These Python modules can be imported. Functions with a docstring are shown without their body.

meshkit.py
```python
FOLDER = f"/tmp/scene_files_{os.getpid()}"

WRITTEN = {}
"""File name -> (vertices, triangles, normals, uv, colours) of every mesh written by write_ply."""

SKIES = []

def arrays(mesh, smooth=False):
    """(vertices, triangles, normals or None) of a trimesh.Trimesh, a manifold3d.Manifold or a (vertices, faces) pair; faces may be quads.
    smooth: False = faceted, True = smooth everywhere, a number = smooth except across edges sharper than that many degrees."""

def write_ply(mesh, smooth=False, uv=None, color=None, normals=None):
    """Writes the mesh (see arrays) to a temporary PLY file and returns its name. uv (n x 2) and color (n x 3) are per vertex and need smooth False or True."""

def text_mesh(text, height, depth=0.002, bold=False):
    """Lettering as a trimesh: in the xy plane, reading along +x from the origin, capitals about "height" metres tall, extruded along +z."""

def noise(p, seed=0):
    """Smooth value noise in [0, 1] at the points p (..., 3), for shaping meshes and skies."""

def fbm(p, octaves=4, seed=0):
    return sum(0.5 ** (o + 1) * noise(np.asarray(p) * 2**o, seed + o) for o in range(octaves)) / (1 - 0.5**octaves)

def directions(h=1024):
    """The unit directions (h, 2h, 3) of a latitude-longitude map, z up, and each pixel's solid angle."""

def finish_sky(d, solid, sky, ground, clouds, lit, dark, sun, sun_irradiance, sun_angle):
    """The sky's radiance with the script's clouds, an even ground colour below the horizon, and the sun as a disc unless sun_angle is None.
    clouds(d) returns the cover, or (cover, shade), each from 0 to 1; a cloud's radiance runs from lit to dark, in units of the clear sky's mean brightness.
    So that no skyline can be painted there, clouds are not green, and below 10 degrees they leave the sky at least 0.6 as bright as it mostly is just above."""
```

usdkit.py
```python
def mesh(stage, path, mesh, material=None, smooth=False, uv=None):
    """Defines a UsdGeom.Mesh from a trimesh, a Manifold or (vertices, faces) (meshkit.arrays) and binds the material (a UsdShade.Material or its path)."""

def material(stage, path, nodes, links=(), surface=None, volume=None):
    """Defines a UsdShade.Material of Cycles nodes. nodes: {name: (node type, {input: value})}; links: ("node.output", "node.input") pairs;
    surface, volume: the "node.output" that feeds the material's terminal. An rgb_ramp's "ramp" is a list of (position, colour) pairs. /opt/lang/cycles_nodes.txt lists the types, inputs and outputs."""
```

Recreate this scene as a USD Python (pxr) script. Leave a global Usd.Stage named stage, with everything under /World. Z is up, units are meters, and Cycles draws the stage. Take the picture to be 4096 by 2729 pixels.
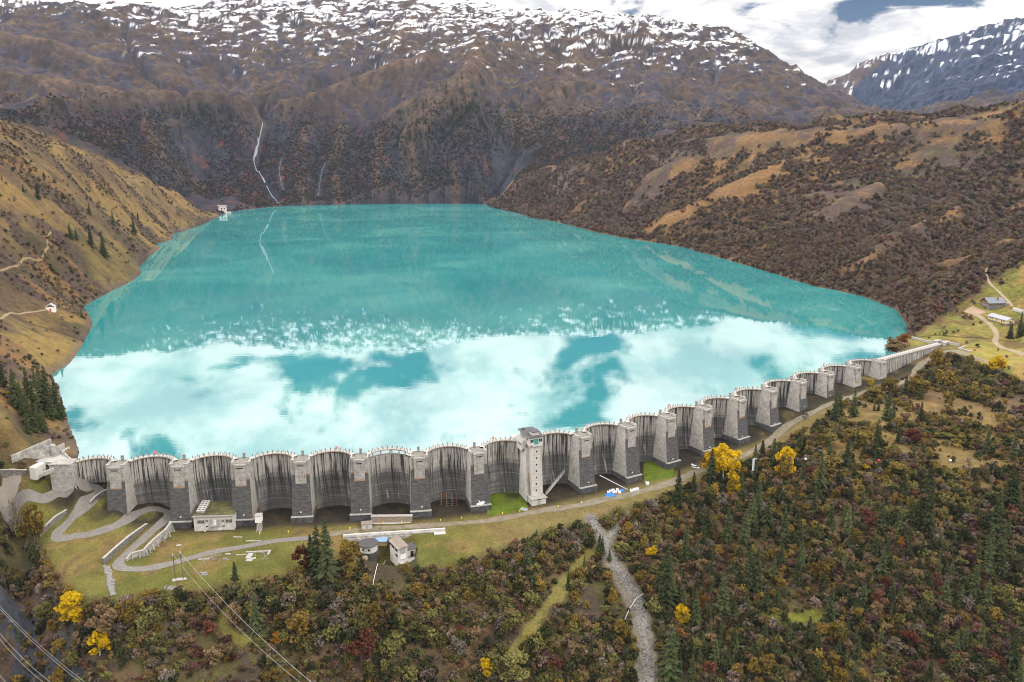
import math, random
import numpy as np
import trimesh
from scipy.interpolate import RBFInterpolator, RegularGridInterpolator
from scipy.ndimage import zoom as ndzoom, gaussian_filter, map_coordinates
import shapely
import shapely.geometry as sg
class MPath:
    def __init__(self, p):
        self.g = sg.Polygon(np.asarray(p)).buffer(0); shapely.prepare(self.g)
    def contains_points(self, xy): return shapely.contains_xy(self.g, xy[:, 0], xy[:, 1])
from pxr import Usd, UsdGeom, UsdLux, UsdShade, Gf, Sdf, Vt
import usdkit, meshkit

stage = Usd.Stage.CreateInMemory()
UsdGeom.SetStageUpAxis(stage, "Z")
UsdGeom.Xform.Define(stage, "/World")
UsdGeom.Scope.Define(stage, "/World/Looks")

# ------------------------------------------------------------------ camera, sky, sun, exposure
EYE = 160.0                      # metres above the lake
PITCH = math.radians(13.5)
FPX, CX, CY = 3184.0, 2048.0, 1364.5
EXPOSURE = -0.48
SUN_DIR = np.array([0.72, -0.45, 0.55]); SUN_DIR /= np.linalg.norm(SUN_DIR)
SUN_INTENSITY, SUN_ANGLE = 0.85, 6.0
SKY_STRENGTH = 0.10

cam = UsdGeom.Camera.Define(stage, "/World/camera")
cam.CreateHorizontalApertureAttr(36.0)
cam.CreateVerticalApertureAttr(24.0)
cam.CreateFocalLengthAttr(36.0 * FPX / 4096.0)
cam.CreateClippingRangeAttr(Gf.Vec2f(1.0, 60000.0))
cam.CreateExposureAttr(EXPOSURE)
cam.AddTranslateOp().Set(Gf.Vec3d(0, 0, EYE))
cam.AddRotateXOp().Set(90.0 - math.degrees(PITCH))

sun_el = math.asin(SUN_DIR[2]); sun_rot = math.atan2(SUN_DIR[0], SUN_DIR[1])
dome = UsdLux.DomeLight.Define(stage, "/World/sky")
sun = UsdLux.DistantLight.Define(stage, "/World/sun")
sun.CreateNormalizeAttr(True); sun.CreateIntensityAttr(SUN_INTENSITY); sun.CreateAngleAttr(SUN_ANGLE)
sun.CreateColorAttr(Gf.Vec3f(1.0, 0.94, 0.85))
_z = Gf.Vec3d(*map(float, SUN_DIR))
sun.AddTransformOp().Set(Gf.Matrix4d().SetRotate(Gf.Rotation(Gf.Vec3d(0, 0, 1), _z)))

L = "/World/Looks/"
def MAT(name, nodes, links=(), surface="p.BSDF", volume=None):
    return usdkit.material(stage, L + name, nodes, links, surface=surface, volume=volume)

# clouds: two noise fields on a flat layer high above the valley, blue gaps between them
sky_mat = MAT("sky_look", {
    "sky": ("sky_texture", {"sky_type": "single_scattering", "sun_disc": False, "sun_elevation": sun_el, "sun_rotation": sun_rot,
                            "altitude": 1700.0, "air_density": 1.0, "aerosol_density": 0.6, "ozone_density": 1.5}),
    "tc": ("texture_coordinate", {}),
    "sx": ("separate_xyz", {}),
    "zz": ("math", {"math_type": "maximum", "value2": 0.0}),
    "zp": ("math", {"math_type": "add", "value2": 0.20}),
    "dx": ("math", {"math_type": "divide"}),
    "dy": ("math", {"math_type": "divide"}),
    "cv": ("combine_xyz", {"z": 0.37}),
    "mp": ("mapping", {"location": (0.35, 0.2, 0.0), "scale": (1.0, 0.8, 1.0)}),
    "n1": ("noise_texture", {"scale": 3.0, "detail": 10.0, "roughness": 0.56, "distortion": 0.35}),
    "n2": ("noise_texture", {"scale": 4.2, "detail": 8.0, "roughness": 0.6, "distortion": 0.2}),
    "lowc": ("map_range", {"from_min": 0.03, "from_max": 0.20, "to_min": 0.15, "to_max": 0.0, "clamp": True}), "nsum": ("math", {"math_type": "add"}),
    "cov": ("map_range", {"range_type": "smoothstep", "from_min": 0.40, "from_max": 0.485, "clamp": True}),
    "shade": ("rgb_ramp", {"ramp": [(0.0, (2.9, 3.0, 3.25)), (0.40, (5.4, 5.35, 5.45)), (0.56, (10.2, 9.5, 8.9)), (1.0, (13.4, 12.3, 11.4))]}),
    "lift": ("map_range", {"from_min": 0.0, "from_max": 1.0, "to_min": 0.85, "to_max": 8.2}),
    "cl": ("vector_math", {"math_type": "scale"}),
    "mul": ("mix_color", {"blend_type": "multiply", "fac": 1.0, "b": (0.62, 0.64, 0.74), "use_clamp_result": False}),
    "mix": ("mix_color", {"blend_type": "mix", "use_clamp_result": False}),
    "bg": ("background_shader", {"strength": SKY_STRENGTH}),
}, [("tc.generated", "sx.vector"), ("sx.z", "zz.value1"), ("zz.value", "zp.value1"),
    ("sx.x", "dx.value1"), ("zp.value", "dx.value2"), ("sx.y", "dy.value1"), ("zp.value", "dy.value2"),
    ("dx.value", "cv.x"), ("dy.value", "cv.y"), ("cv.vector", "mp.vector"),
    ("mp.vector", "n1.vector"), ("mp.vector", "n2.vector"), ("zz.value", "lowc.value"), ("n1.fac", "nsum.value1"), ("lowc.result", "nsum.value2"), ("nsum.value", "cov.value"), ("n2.fac", "shade.fac"),
    ("sky.color", "mul.a"), ("cov.result", "mix.fac"), ("mul.result", "mix.a"), ("zz.value", "lift.value"), ("shade.color", "cl.vector1"), ("lift.result", "cl.scale"), ("cl.vector", "mix.b"), ("mix.result", "bg.color")],
    surface="bg.background")
UsdShade.MaterialBindingAPI.Apply(dome.GetPrim()).Bind(sky_mat)

# ------------------------------------------------------------------ helpers: pixels of the survey photo to points, naming
def ray(u, v):
    x, z = (u - CX) / FPX, -(v - CY) / FPX
    c, s = math.cos(PITCH), math.sin(PITCH)
    return np.array([x, c + z * s, -s + z * c])
def atz(u, v, z):
    r = ray(u, v); return r * ((z - EYE) / r[2]) + [0, 0, EYE]
def aty(u, v, Y):
    r = ray(u, v); return r * (Y / r[1]) + [0, 0, EYE]
def proj(p):
    p = np.asarray(p, float); d = p - [0, 0, EYE]
    c, s = math.cos(PITCH), math.sin(PITCH)
    f = d[..., 1] * c - d[..., 2] * s; up = d[..., 1] * s + d[..., 2] * c
    return np.stack([CX + FPX * d[..., 0] / f, CY - FPX * up / f], -1)
Q = 4096 / 2353.0
def q(*a): return [x * Q for x in a]
def smooth(a, lo, hi):
    t = np.clip((a - lo) / (hi - lo), 0, 1); return t * t * (3 - 2 * t)

_used = {}
def free_path(parent, name):
    k = (parent, name); n = _used.get(k, -1) + 1; _used[k] = n
    return f"{parent}/{name}" if n == 0 else f"{parent}/{name}_{n:03d}"
def tag(o, label=None, cat=None, group=None, kind=None):
    p = o if isinstance(o, Usd.Prim) else o.GetPrim()
    for k, v in (("label", label), ("category", cat), ("group", group), ("kind", kind)):
        if v: p.SetCustomDataByKey(k, v)
    return p
def thing(name, label, cat, loc=(0, 0, 0), rot=0.0, group=None):
    x = UsdGeom.Xform.Define(stage, free_path("/World", name))
    x.AddTranslateOp().Set(Gf.Vec3d(*map(float, loc)))
    if rot: x.AddRotateZOp().Set(float(rot))
    return tag(x, label, cat, group)
def part(parent, name, mesh, mat, smooth=False, label=None):
    path = free_path(str(parent.GetPath()) if parent is not None else "/World", name)
    m = usdkit.mesh(stage, path, mesh, mat, smooth=smooth)
    if label: m.GetPrim().SetCustomDataByKey("label", label)
    return m.GetPrim()
def primvar(prim, name, arr, kind=Sdf.ValueTypeNames.FloatArray):
    pv = UsdGeom.PrimvarsAPI(prim).CreatePrimvar(name, kind, "vertex")
    pv.Set(Vt.FloatArray.FromNumpy(np.asarray(arr, np.float32)) if kind == Sdf.ValueTypeNames.FloatArray else Vt.Vec3fArray.FromNumpy(np.asarray(arr, np.float32)))
def copy_of(src, name, loc, rot=0.0, scale=1.0, label=None, cat=None, group=None, tilt=(0, 0)):
    x = UsdGeom.Xform.Define(stage, free_path("/World", name))
    p = x.GetPrim(); p.GetReferences().AddInternalReference(src); 
    x.AddTranslateOp().Set(Gf.Vec3d(*map(float, loc)))
    x.AddRotateXYZOp().Set(Gf.Vec3f(float(tilt[0]), float(tilt[1]), float(rot)))
    s = scale if np.ndim(scale) else (scale,) * 3
    x.AddScaleOp().Set(Gf.Vec3f(*map(float, s)))
    p.SetInstanceable(True)
    return tag(p, label, cat, group)

# ------------------------------------------------------------------ the dam's line (crest centres of the buttresses)
B_PX = [(270,1065),(415,1063),(555,1060),(692,1053),(825,1047),(962,1047),(1098,1035),(1220,1017),(1340,1000),(1443,976),(1533,955),
        (1617,935),(1694,915),(1769,894.5),(1835,874),(1898,857),(1962,839.5),(2020,828)]
BC = np.array([atz(a * Q, b * Q, 3.0)[:2] for a, b in B_PX])
_k = np.array([0.25, 0.5, 0.25])
BC[1:-1] = BC[:-2] * .25 + BC[1:-1] * .5 + BC[2:] * .25
DAM_END = atz(2165 * Q, 789 * Q, 3.0)[:2]
DAM_START = atz(163 * Q, 1062 * Q, 3.0)[:2]
BT = np.gradient(BC, axis=0); BT /= np.linalg.norm(BT, axis=1, keepdims=True)     # along the dam, to the right
BN = np.stack([BT[:, 1], -BT[:, 0]], 1)                                            # downstream
BASE_Z = [-20,-30,-30,-30,-30,-29.5,-29.5,-29.5,-29.5,-30,-28,-27,-26,-24,-17,-14,-12,-10.5]

# ------------------------------------------------------------------ terrain
C = []          # control points x, y, z
def cd(u, v, D): C.append(aty(u * Q, v * Q, D))
def cz(u, v, z): C.append(atz(u * Q, v * Q, z))
def cp(u, D, z):                      # hidden places: column, distance, height
    C.append([(u * Q - CX) / FPX * (D / math.cos(PITCH)) * 1.0, D, z])
# lake shore, clockwise from the left end of the dam
SHORE_PX = [(182,1040),(172,1010),(160,985),(150,950),(135,900),(117,868),(122,858),(160,835),(185,800),(212,745),(205,725),(190,705),(215,690),
            (262,665),(300,648),(325,628),(318,615),(340,590),(370,570),(352,562),(398,550),(392,540),(440,525),(500,500),(520,490),(560,483),(640,474),
            (800,470),(950,468),(1080,468),(1110,469),(1130,477),(1180,488),(1215,500),(1280,510),(1350,530),(1420,545),(1500,557),(1560,566),(1640,588),(1720,611),
            (1790,632),(1870,657),(1930,668),(1985,681),(2020,695),(2062,712),(2085,742),(2090,765),(2060,775),(2042,790),(2040,808)]
SHORE = np.array([atz(a * Q, b * Q, 0.0)[:2] for a, b in SHORE_PX])
for p in SHORE: C.append([p[0], p[1], 0.6])
for (u, v, z) in [(0,930,30),(60,900,20),(100,930,10),(60,1000,8),(0,1010,10),(0,850,25),(100,860,12),(118,708,20),(40,720,26),(60,800,20),(0,640,48),(170,740,9),
                  (174,640,22),(100,620,36)]: cz(u, v, z)
for (u, v, D) in [(0,560,790),(0,430,900),(0,280,1200),(100,560,860),(100,400,1100),(200,560,960),(200,450,1300),(250,600,1000),(300,540,1150),(300,460,1500),
                  (60,292,1280),(150,332,1400),(230,362,1500),(330,402,1680),(400,436,1850),(480,474,2150),(350,520,1450),(-150,560,700),(-150,300,950),(-150,800,420),(400,500,1650),(450,500,2050)]: cd(u, v, D)
for (u, D, z) in [(0,1450,120),(60,1500,110),(150,1620,90),(230,1720,75),(330,1880,55),(400,2050,40),(480,2350,25)]: cp(u, D, z)
# far mountain: columns from the shore up
for (u, v, D) in [(0,240,2300),(0,150,2800),(0,48,3300),(130,38,3500),(290,32,3700),(350,37,3800),(420,47,3900),(550,22,4100),(640,6,4300),(760,-12,4600),(900,-25,4800),(1030,10,4800),
                  (150,280,2000),(150,150,2700),(300,330,2100),(300,240,2500),(300,120,3100),(420,350,2350),(430,250,2560),(430,130,3300),(520,400,2400),(540,260,2650),(540,140,3400),
                  (600,330,2640),(650,240,2850),(590,250,2800),(650,100,3700),(650,380,2550),(800,400,2520),(800,250,2850),(800,130,3500),(800,50,4200),(860,190,3050),(900,350,2560),
                  (950,250,2700),(1080,225,2750),(1080,350,2480),(1000,120,3500),(1000,60,4200),(1150,420,2500),(1150,100,3500),(1120,52,4300),(1280,58,4300),(1340,40,4700),(1400,62,4300),(1200,300,2750),
                  (1300,220,3000),(1300,130,3400),(1400,280,2800),(1500,66,4200),(1500,150,3300),(1550,260,2900),(1640,82,4100),(1640,180,3400),(1720,98,4000),(1800,154,3800),(1880,215,3600),(1950,250,3300),
                  (1750,230,3000)]: cd(u, v, D)
for (u, D, z) in [(0,4300,700),(300,4800,760),(600,5400,900),(1000,6200,1100),(1500,5400,800),(1800,5000,500),(2000,4500,260),(1950,3900,240)]: cp(u, D, z)
# hill right of the lake
for (u, v, D) in [(1190,412,2330),(1300,372,2180),(1440,332,2060),(1600,297,1950),(1750,285,1850),(1900,275,1800),(2050,268,1700),(2200,262,1620),(2310,252,1550),(2353,242,1500),(2500,200,1400),
                  (1250,470,2120),(1400,480,1780),(1500,430,1750),(1600,500,1480),(1600,400,1680),(1700,540,1270),(1800,500,1250),(1900,570,1040),(1900,400,1480),(2000,600,930),(2000,500,1160),(2100,560,1000),
                  (2100,400,1400),(2200,500,1130),(2200,330,1450),(2353,450,1250),(2353,350,1400),(2340,500,1130),(2500,480,1000),
                  (2353,547,860),(2240,597,800),(2150,640,770),(2070,695,735),(2140,690,720),(2230,650,760),(2300,620,770),(2353,600,770),(2500,560,780),(2450,700,620)]: cd(u, v, D)
for (u, D, z) in [(2353,990,48),(2240,930,30),(2150,890,16),(1300,2420,90),(1440,2300,110),(1600,2250,120),(1800,2150,110),(2000,2050,100),(2200,2000,110),(2353,1900,160),(2100,2600,150)]: cp(u, D, z)
# far blue range on the right, left far crest
for (u, v, D) in [(1990,140,5600),(2060,136,5700),(2130,117,5600),(2200,92,5500),(2280,74,5400),(2353,60,5400),(2500,40,5300),(2250,180,4300),(2353,240,3200),(2100,230,4300),(2500,180,3600)]: cd(u, v, D)
for (u, D, z) in [(1880,6200,300),(2000,7000,600),(2353,7200,800),(2500,7200,800)]: cp(u, D, z)
for (u, v, D) in [(-20,22,6400),(60,28,6300),(130,36,6300),(-200,10,6200)]: cd(u, v, D)
for (u, D, z) in [(200,6600,600),(0,5200,700),(-200,4200,700)]: cp(u, D, z)
for (u, D, z) in [(-200,8600,500),(600,8600,600),(1200,8600,800),(1800,8600,400),(2400,8600,600)]: cp(u, D, z)
# meadow with the house
for (u, v, z) in [(2280,712,16),(2300,742,13),(2353,720,17),(2150,770,6),(2120,760,5),(2353,830,3),(2200,800,3),(2240,760,9),(2290,790,6),(2353,780,8),(2200,720,12),(2160,730,8),(2110,785,2.5),(2180,800,2.4),(2353,880,-1),(2250,830,1.5),(2500,830,8)]: cz(u, v, z)
# dam foot: buttress bases and the bays behind them, then road and terrace
for i in range(18):
    zb = BASE_Z[i]
    for d, dz in ((9, 0), (0, 0.5), (-14, 1.5), (-30, -1), (20, -0.4 if zb > -29 else 0)):
        if d == 20 and i < 1: continue
        p = BC[i] + BN[i] * d
        C.append([p[0], p[1], zb + dz - (5 if d == -30 and zb > -18 else 0)])
    if i < 17:
        m = (BC[i] + BC[i + 1]) / 2; n = BN[i] + BN[i + 1]; n /= np.linalg.norm(n); zm = (zb + BASE_Z[i + 1]) / 2
        for d, dz in ((4, 0), (-8, 1.0), (-20, 2.0), (-36, 0)): C.append([*(m + n * d), zm + dz - (4 if d == -36 and zm > -18 else 0)])
for s, zg in ((0.15, -9), (0.4, -6.5), (0.7, -3), (0.95, 0.5)):
    p = BC[17] * (1 - s) + DAM_END * s; n = BN[17]
    C.append([*(p + n * 4), zg]); C.append([*(p + n * 14), zg - 0.5]); C.append([*(p - n * 14), min(-1.5, zg)])
for (u, v, z) in [(435/Q,2385/Q,-30),(300,1330,-30),(330,1300,-30),(450,1270,-30),(600,1270,-30),(700,1230,-30),(600,1335,-30),(480,1335,-30),(760,1280,-30.5),(900,1215,-30),(1000,1230,-30),(1050,1270,-30.5),(860,1325,-31),(1150,1230,-30),(1300,1170,-30),(1450,1120,-30),(1560,1100,-29.5),
                  (560,1300,-30),(150,1300,-29.5),(170,1360,-30.5),(110,1242,-26),(250,1290,-29.8),(390,1170,-27.5),(330,1180,-25.5),(230,1118,-14),(170,1160,-19),(60,1150,-12.5),(130,1092,-5),(20,1100,-6),(0,1170,-15),(100,1175,-17.5),
                  (200,1220,-26.5),(150,1200,-23),(165,1092,-2),(300,1225,-27.2),(200,1155,-18),(60,1062,1.5),(160,1075,0),(20,1120,-9),(60,1200,-20),(300,1160,-22.5)]: cz(u, v, z)
# slopes below the terrace down to the bottom of the picture
for (u, v, D) in [(0,1320,330),(30,1265,372),(30,1400,338),(30,1568,312),(60,1300,352),(-150,1200,330),(-150,1568,300),
                  (252,1408,305),(252,1568,281),(400,1370,318),(500,1365,322),(560,1400,312),(500,1568,284),(860,1400,312),(860,1568,288),(1150,1340,332),(1150,1568,296),(1437,1264,368),(1437,1408,333),(1437,1568,298),
                  (1723,1092,442),(1723,1149,416),(1723,1264,375),(1723,1408,334),(1723,1568,297),(2010,1040,448),(2010,1149,408),(2010,1264,371),(2010,1408,331),(2010,1568,295),
                  (2298,1034,452),(2298,1149,410),(2298,1264,372),(2298,1408,330),(2298,1568,294),(2500,1034,440),(2500,1300,360),(2500,1568,290),
                  (2100,930,522),(2100,980,486),(1950,985,490),(2000,950,512),(1850,1010,487),(2250,930,512),(2250,980,480),(2353,930,505)]: cd(u, v, D)
for (u, D, z) in [(-300,170,-160),(600,170,-150),(1200,170,-150),(1800,170,-150),(2600,170,-150),(-300,240,-110),(600,240,-92),(1200,240,-90),(1800,240,-92),(2600,240,-95)]: cp(u, D, z)
C = np.array(C, float)

AZ0, AZ1, NAZ = math.radians(-42), math.radians(42), 1040
R0, R1, NR = 200.0, 8200.0, 1000
AZ = np.linspace(AZ0, AZ1, NAZ); LR = np.log(np.concatenate([np.geomspace(200, 700, 260, False), np.geomspace(700, 2300, 260, False), np.geomspace(2300, 5200, 420, False), np.geomspace(5200, 8200, 60)])); RR = np.exp(LR)
KA = 2.2
caz = np.arctan2(C[:, 0], C[:, 1]) * KA; clr = np.log(np.hypot(C[:, 0], C[:, 1]))
keep = np.ones(len(C), bool)
seen = set()
for i in range(len(C)):
    k = (round(caz[i], 3), round(clr[i], 3))
    if k in seen: keep[i] = False
    seen.add(k)
rbf = RBFInterpolator(np.stack([caz, clr], 1)[keep], C[keep, 2], kernel="linear")
na, nr = 261, 401
ga, gr = np.meshgrid(np.linspace(AZ0, AZ1, na) * KA, np.linspace(LR[0], LR[-1], nr), indexing="ij")
Zc = rbf(np.stack([ga.ravel(), gr.ravel()], 1)).reshape(na, nr)
Zc = gaussian_filter(Zc, 0.8)
ia, ir = np.meshgrid(np.linspace(0, na - 1, NAZ), (LR - LR[0]) / (LR[-1] - LR[0]) * (nr - 1), indexing="ij")
Z = map_coordinates(Zc, [ia, ir], order=3, mode="nearest")
X = np.sin(AZ)[:, None] * RR[None]; Y = np.cos(AZ)[:, None] * RR[None]
def fbm2(x, y, s, octaves=4, seed=0):
    return meshkit.fbm(np.stack([x / s, y / s, np.full(np.shape(x), 0.37 + seed)], -1), octaves, seed)
def inpoly(poly, u, v):
    return MPath(np.array(poly)).contains_points(np.stack([u.ravel(), v.ravel()], 1)).reshape(u.shape)
def seg_dist(px, py, line):
    best = np.full(np.shape(px), 1e9)
    for a, b in zip(line[:-1], line[1:]):
        ab = np.asarray(b) - a; L2 = max(ab @ ab, 1e-9)
        t = np.clip(((px - a[0]) * ab[0] + (py - a[1]) * ab[1]) / L2, 0, 1)
        best = np.minimum(best, np.hypot(px - a[0] - t * ab[0], py - a[1] - t * ab[1]))
    return best

DAM_LINE = np.vstack([DAM_START, BC, DAM_END])
def arc_points(A, E, up, sag, n, off=0.0):
    """Points of a circular arc from A to E bulging towards up; off pushes them outwards."""
    c = np.linalg.norm(E - A); R = (c * c / 4 + sag * sag) / (2 * sag); mid = (A + E) / 2; cen = mid - up * (R - sag)
    ph = math.asin(min(1, c / 2 / R)); t = (E - A) / c; th = np.linspace(-ph, ph, n)
    return cen + np.sin(th)[:, None] * t * (R + off) + np.cos(th)[:, None] * up * (R + off), R * 2 * ph
def side_pt(i, s): return BC[i] + BT[i] * s * 4.2 - BN[i] * 3.4
SPANS = [(DAM_START + [1.5, 1.0], side_pt(0, -1), np.array([0.05, 1.0]) / math.hypot(.05, 1))]
for _i in range(17):
    _u = -(BN[_i] + BN[_i + 1]); SPANS.append((side_pt(_i, 1), side_pt(_i + 1, -1), _u / np.linalg.norm(_u)))
UP = np.vstack([arc_points(a, e, u_, 0.32 * np.linalg.norm(e - a), 15, 0.7)[0] for a, e, u_ in SPANS] + [BC[17] * .45 + DAM_END * .55 - BN[17] * 1.0])      # the water's edge along the dam
LAKE = np.vstack([SHORE, UP[::-1]])
lake_path = MPath(LAKE)
R2 = np.hypot(X, Y)
INL = lake_path.contains_points(np.stack([X.ravel(), Y.ravel()], 1)).reshape(X.shape)
near = (R2 > 330) & (R2 < 2700)
dsh = np.full(X.shape, 500.0); dsh[near] = seg_dist(X[near], Y[near], SHORE)
ddam = np.full(X.shape, 500.0); nd = (R2 > 300) & (R2 < 800); ddam[nd] = seg_dist(X[nd], Y[nd], DAM_LINE)
_s = np.full(X.shape, 1.0)                                        # the downstream side of the dam
dn = np.zeros(X.shape, bool)
dn[nd] = (MPath(np.vstack([DAM_START + [-6, 0], BC, DAM_END + [6, 3], [900, 640], [300, 100], [-500, 100], [-330, 398]])).contains_points(np.stack([X[nd], Y[nd]], 1)))
dn |= R2 < 340

# relief: broad rills and hummocks, ledges on the high mountain
ang = 0.5
n_big = fbm2(X, Y, 420, 5, 3); n_mid = fbm2(X, Y, 95, 4, 7); n_small = fbm2(X, Y, 22, 4, 11); n_fine = fbm2(X, Y, 6.0, 3, 19)
rid = 1 - np.abs(2 * fbm2(X + 120 * n_mid, Y, 330, 5, 23) - 1)
high = smooth(Z, 12, 260) * smooth(R2, 1500, 2500)
rid2 = 1 - np.abs(2 * fbm2(X * 1.0 + Y * .35, Y * .8 - X * .2, 140, 4, 29) - 1)
Z = Z + high * ((rid - 0.72) * 150 + (rid2 - .72) * 70 + (n_mid - 0.5) * 46 + (n_small - 0.5) * 18)
strat = fbm2(X * .30 + 900, (Z - .10 * X) * 1.9 + Y * .05, 62, 5, 31); ledge = strat
U0, V0 = np.moveaxis(proj(np.stack([X, Y, Z], -1)), -1, 0); U0 = U0 / Q; V0 = V0 / Q
# ridges (+) and ravines (-) as surveyed from the photograph: line, height in metres, half width
FORMS = [([(285,70),(300,110),(335,162),(380,205),(430,236)], -38, 9), ([(600,232),(606,268),(597,320),(585,370),(600,402),(640,466)], -42, 15), ([(560,120),(545,165),(520,205)], -16, 9), ([(100,272),(200,266),(320,249),(420,240),(500,246),(560,258),(604,280)], 46, 10),
    ([(400,222),(500,224),(600,238),(690,232)], -30, 11), ([(650,262),(720,246),(800,220),(900,180),(1000,146)], 44, 17), ([(640,232),(720,208),(800,176),(870,146)], -34, 11), ([(955,350),(1015,262),(1075,222),(1095,160)], 60, 42), ([(1135,430),(1180,335),(1240,262),(1300,222)], -45, 24),
    ([(1100,118),(1250,108),(1400,96),(1520,88)], 24, 9), ([(1130,92),(1300,84),(1460,76)], -26, 8), ([(0,118),(120,148),(240,192)], -22, 10), ([(0,180),(130,200),(270,226)], 20, 10), ([(0,90),(110,110),(230,150)], 20, 11), ([(1500,120),(1425,258),(1350,340)], -20, 12), ([(1585,140),(1520,262)], -18, 10), ([(1645,160),(1590,272)], -18, 10), ([(1330,120),(1300,200),(1200,300)], 26, 18),
    ([(420,290),(400,350),(440,420)], -18, 14), ([(330,290),(370,360),(460,440)], 18, 16), ([(470,300),(520,380),(560,450)], -14, 14), ([(860,60),(830,120),(780,170)], -22, 10), ([(960,40),(900,110)], 20, 12)] + [([(x + 14, 300), (x - 6, 380), (x + 4, 462)], -16 if k % 2 else 13, 11) for k, x in enumerate((690, 730, 775, 820, 865, 910, 955, 1000, 1050))]
FORMS_R = [([(1215,500),(1300,440),(1400,395),(1500,370)], -10, 12), ([(1290,508),(1370,460),(1480,420),(1600,370)], 12, 15), ([(1380,535),(1480,490),(1600,430),(1720,370)], -13, 14), ([(1470,552),(1560,510),(1680,450),(1800,390)], 14, 17), ([(1580,572),(1660,530),(1780,460),(1900,400)], -15, 15), ([(1680,600),(1760,560),(1880,505),(2020,440)], 14, 17), ([(1790,632),(1880,590),(2000,530),(2120,470)], -14, 15), ([(1870,655),(1950,615),(2060,570),(2200,500)], 12, 15), ([(1950,672),(2060,630),(2180,560),(2320,480)], -14, 14), ([(1640,330),(1800,320),(2000,310),(2300,290)], 10, 16), ([(2000,680),(2100,640),(2240,592),(2353,545)], 6, 10)]
RIDGE = np.zeros(X.shape)
for forms, sel in ((FORMS, (R2 > 2150)), (FORMS_R, (R2 > 700) & (R2 < 2350) & (X > 0))):
    uu, vv = U0[sel], V0[sel]; acc = np.zeros(len(uu)); rg_ = np.zeros(len(uu))
    jx = 7 * (n_mid[sel] - .5) * 4; jy = 7 * (n_small[sel] - .5) * 3
    for ln_, h_, w_ in forms:
        d_ = seg_dist(uu + jx, vv + jy, [np.array(p, float) for p in ln_]); g_ = np.exp(-(d_ / w_) ** 2); acc += h_ * g_ * (.75 + .5 * n_mid[sel]); rg_ = np.maximum(rg_, g_ * (h_ > 0)); rg_ = rg_ - .6 * g_ * (h_ < 0)
    Z[sel] += acc * np.where(INL[sel], 0, 1) * smooth(dsh[sel], 5, 70); RIDGE[sel] = rg_
Z = Z + smooth(Z, 150, 380) * smooth(R2, 2300, 3000) * (strat - 0.5) * 30
land = np.where(INL, 0, 1) * smooth(dsh, 0, 60) * smooth(ddam, 25, 70)
mid = smooth(R2, 480, 900) * (1 - smooth(R2, 1900, 2600))
Z = Z + land * mid * ((n_mid - 0.5) * 16 + (n_small - 0.5) * 6 + (n_fine - 0.5) * 1.6)
U, V = np.moveaxis(proj(np.stack([X, Y, Z], -1)), -1, 0); U = U / Q; V = V / Q       # where each point shows in the survey photo (2353 px wide)
TERRACE = [(95,1245),(200,1150),(262,1130),(400,1150),(420,1225),(760,1200),(1180,1170),(1450,1095),(1560,1085),(1640,1040),(1960,850),(2100,800),(2140,800),(2120,835),(1930,935),(1840,990),(1745,1052),(1600,1105),(1450,1165),(1300,1205),(1060,1290),(900,1300),(800,1290),(560,1345),(255,1378),(170,1372),(110,1290)]
terr = inpoly(TERRACE, U, V) & (R2 < 700)
low = (R2 < 620) & ~terr
lowf = np.where(low, smooth(ddam, 12, 40), 0.0)
Z = Z + lowf * ((n_small - 0.5) * 5 + (n_fine - 0.5) * 1.5) * np.where(dn, 1, smooth(dsh, 0, 20))
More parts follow.
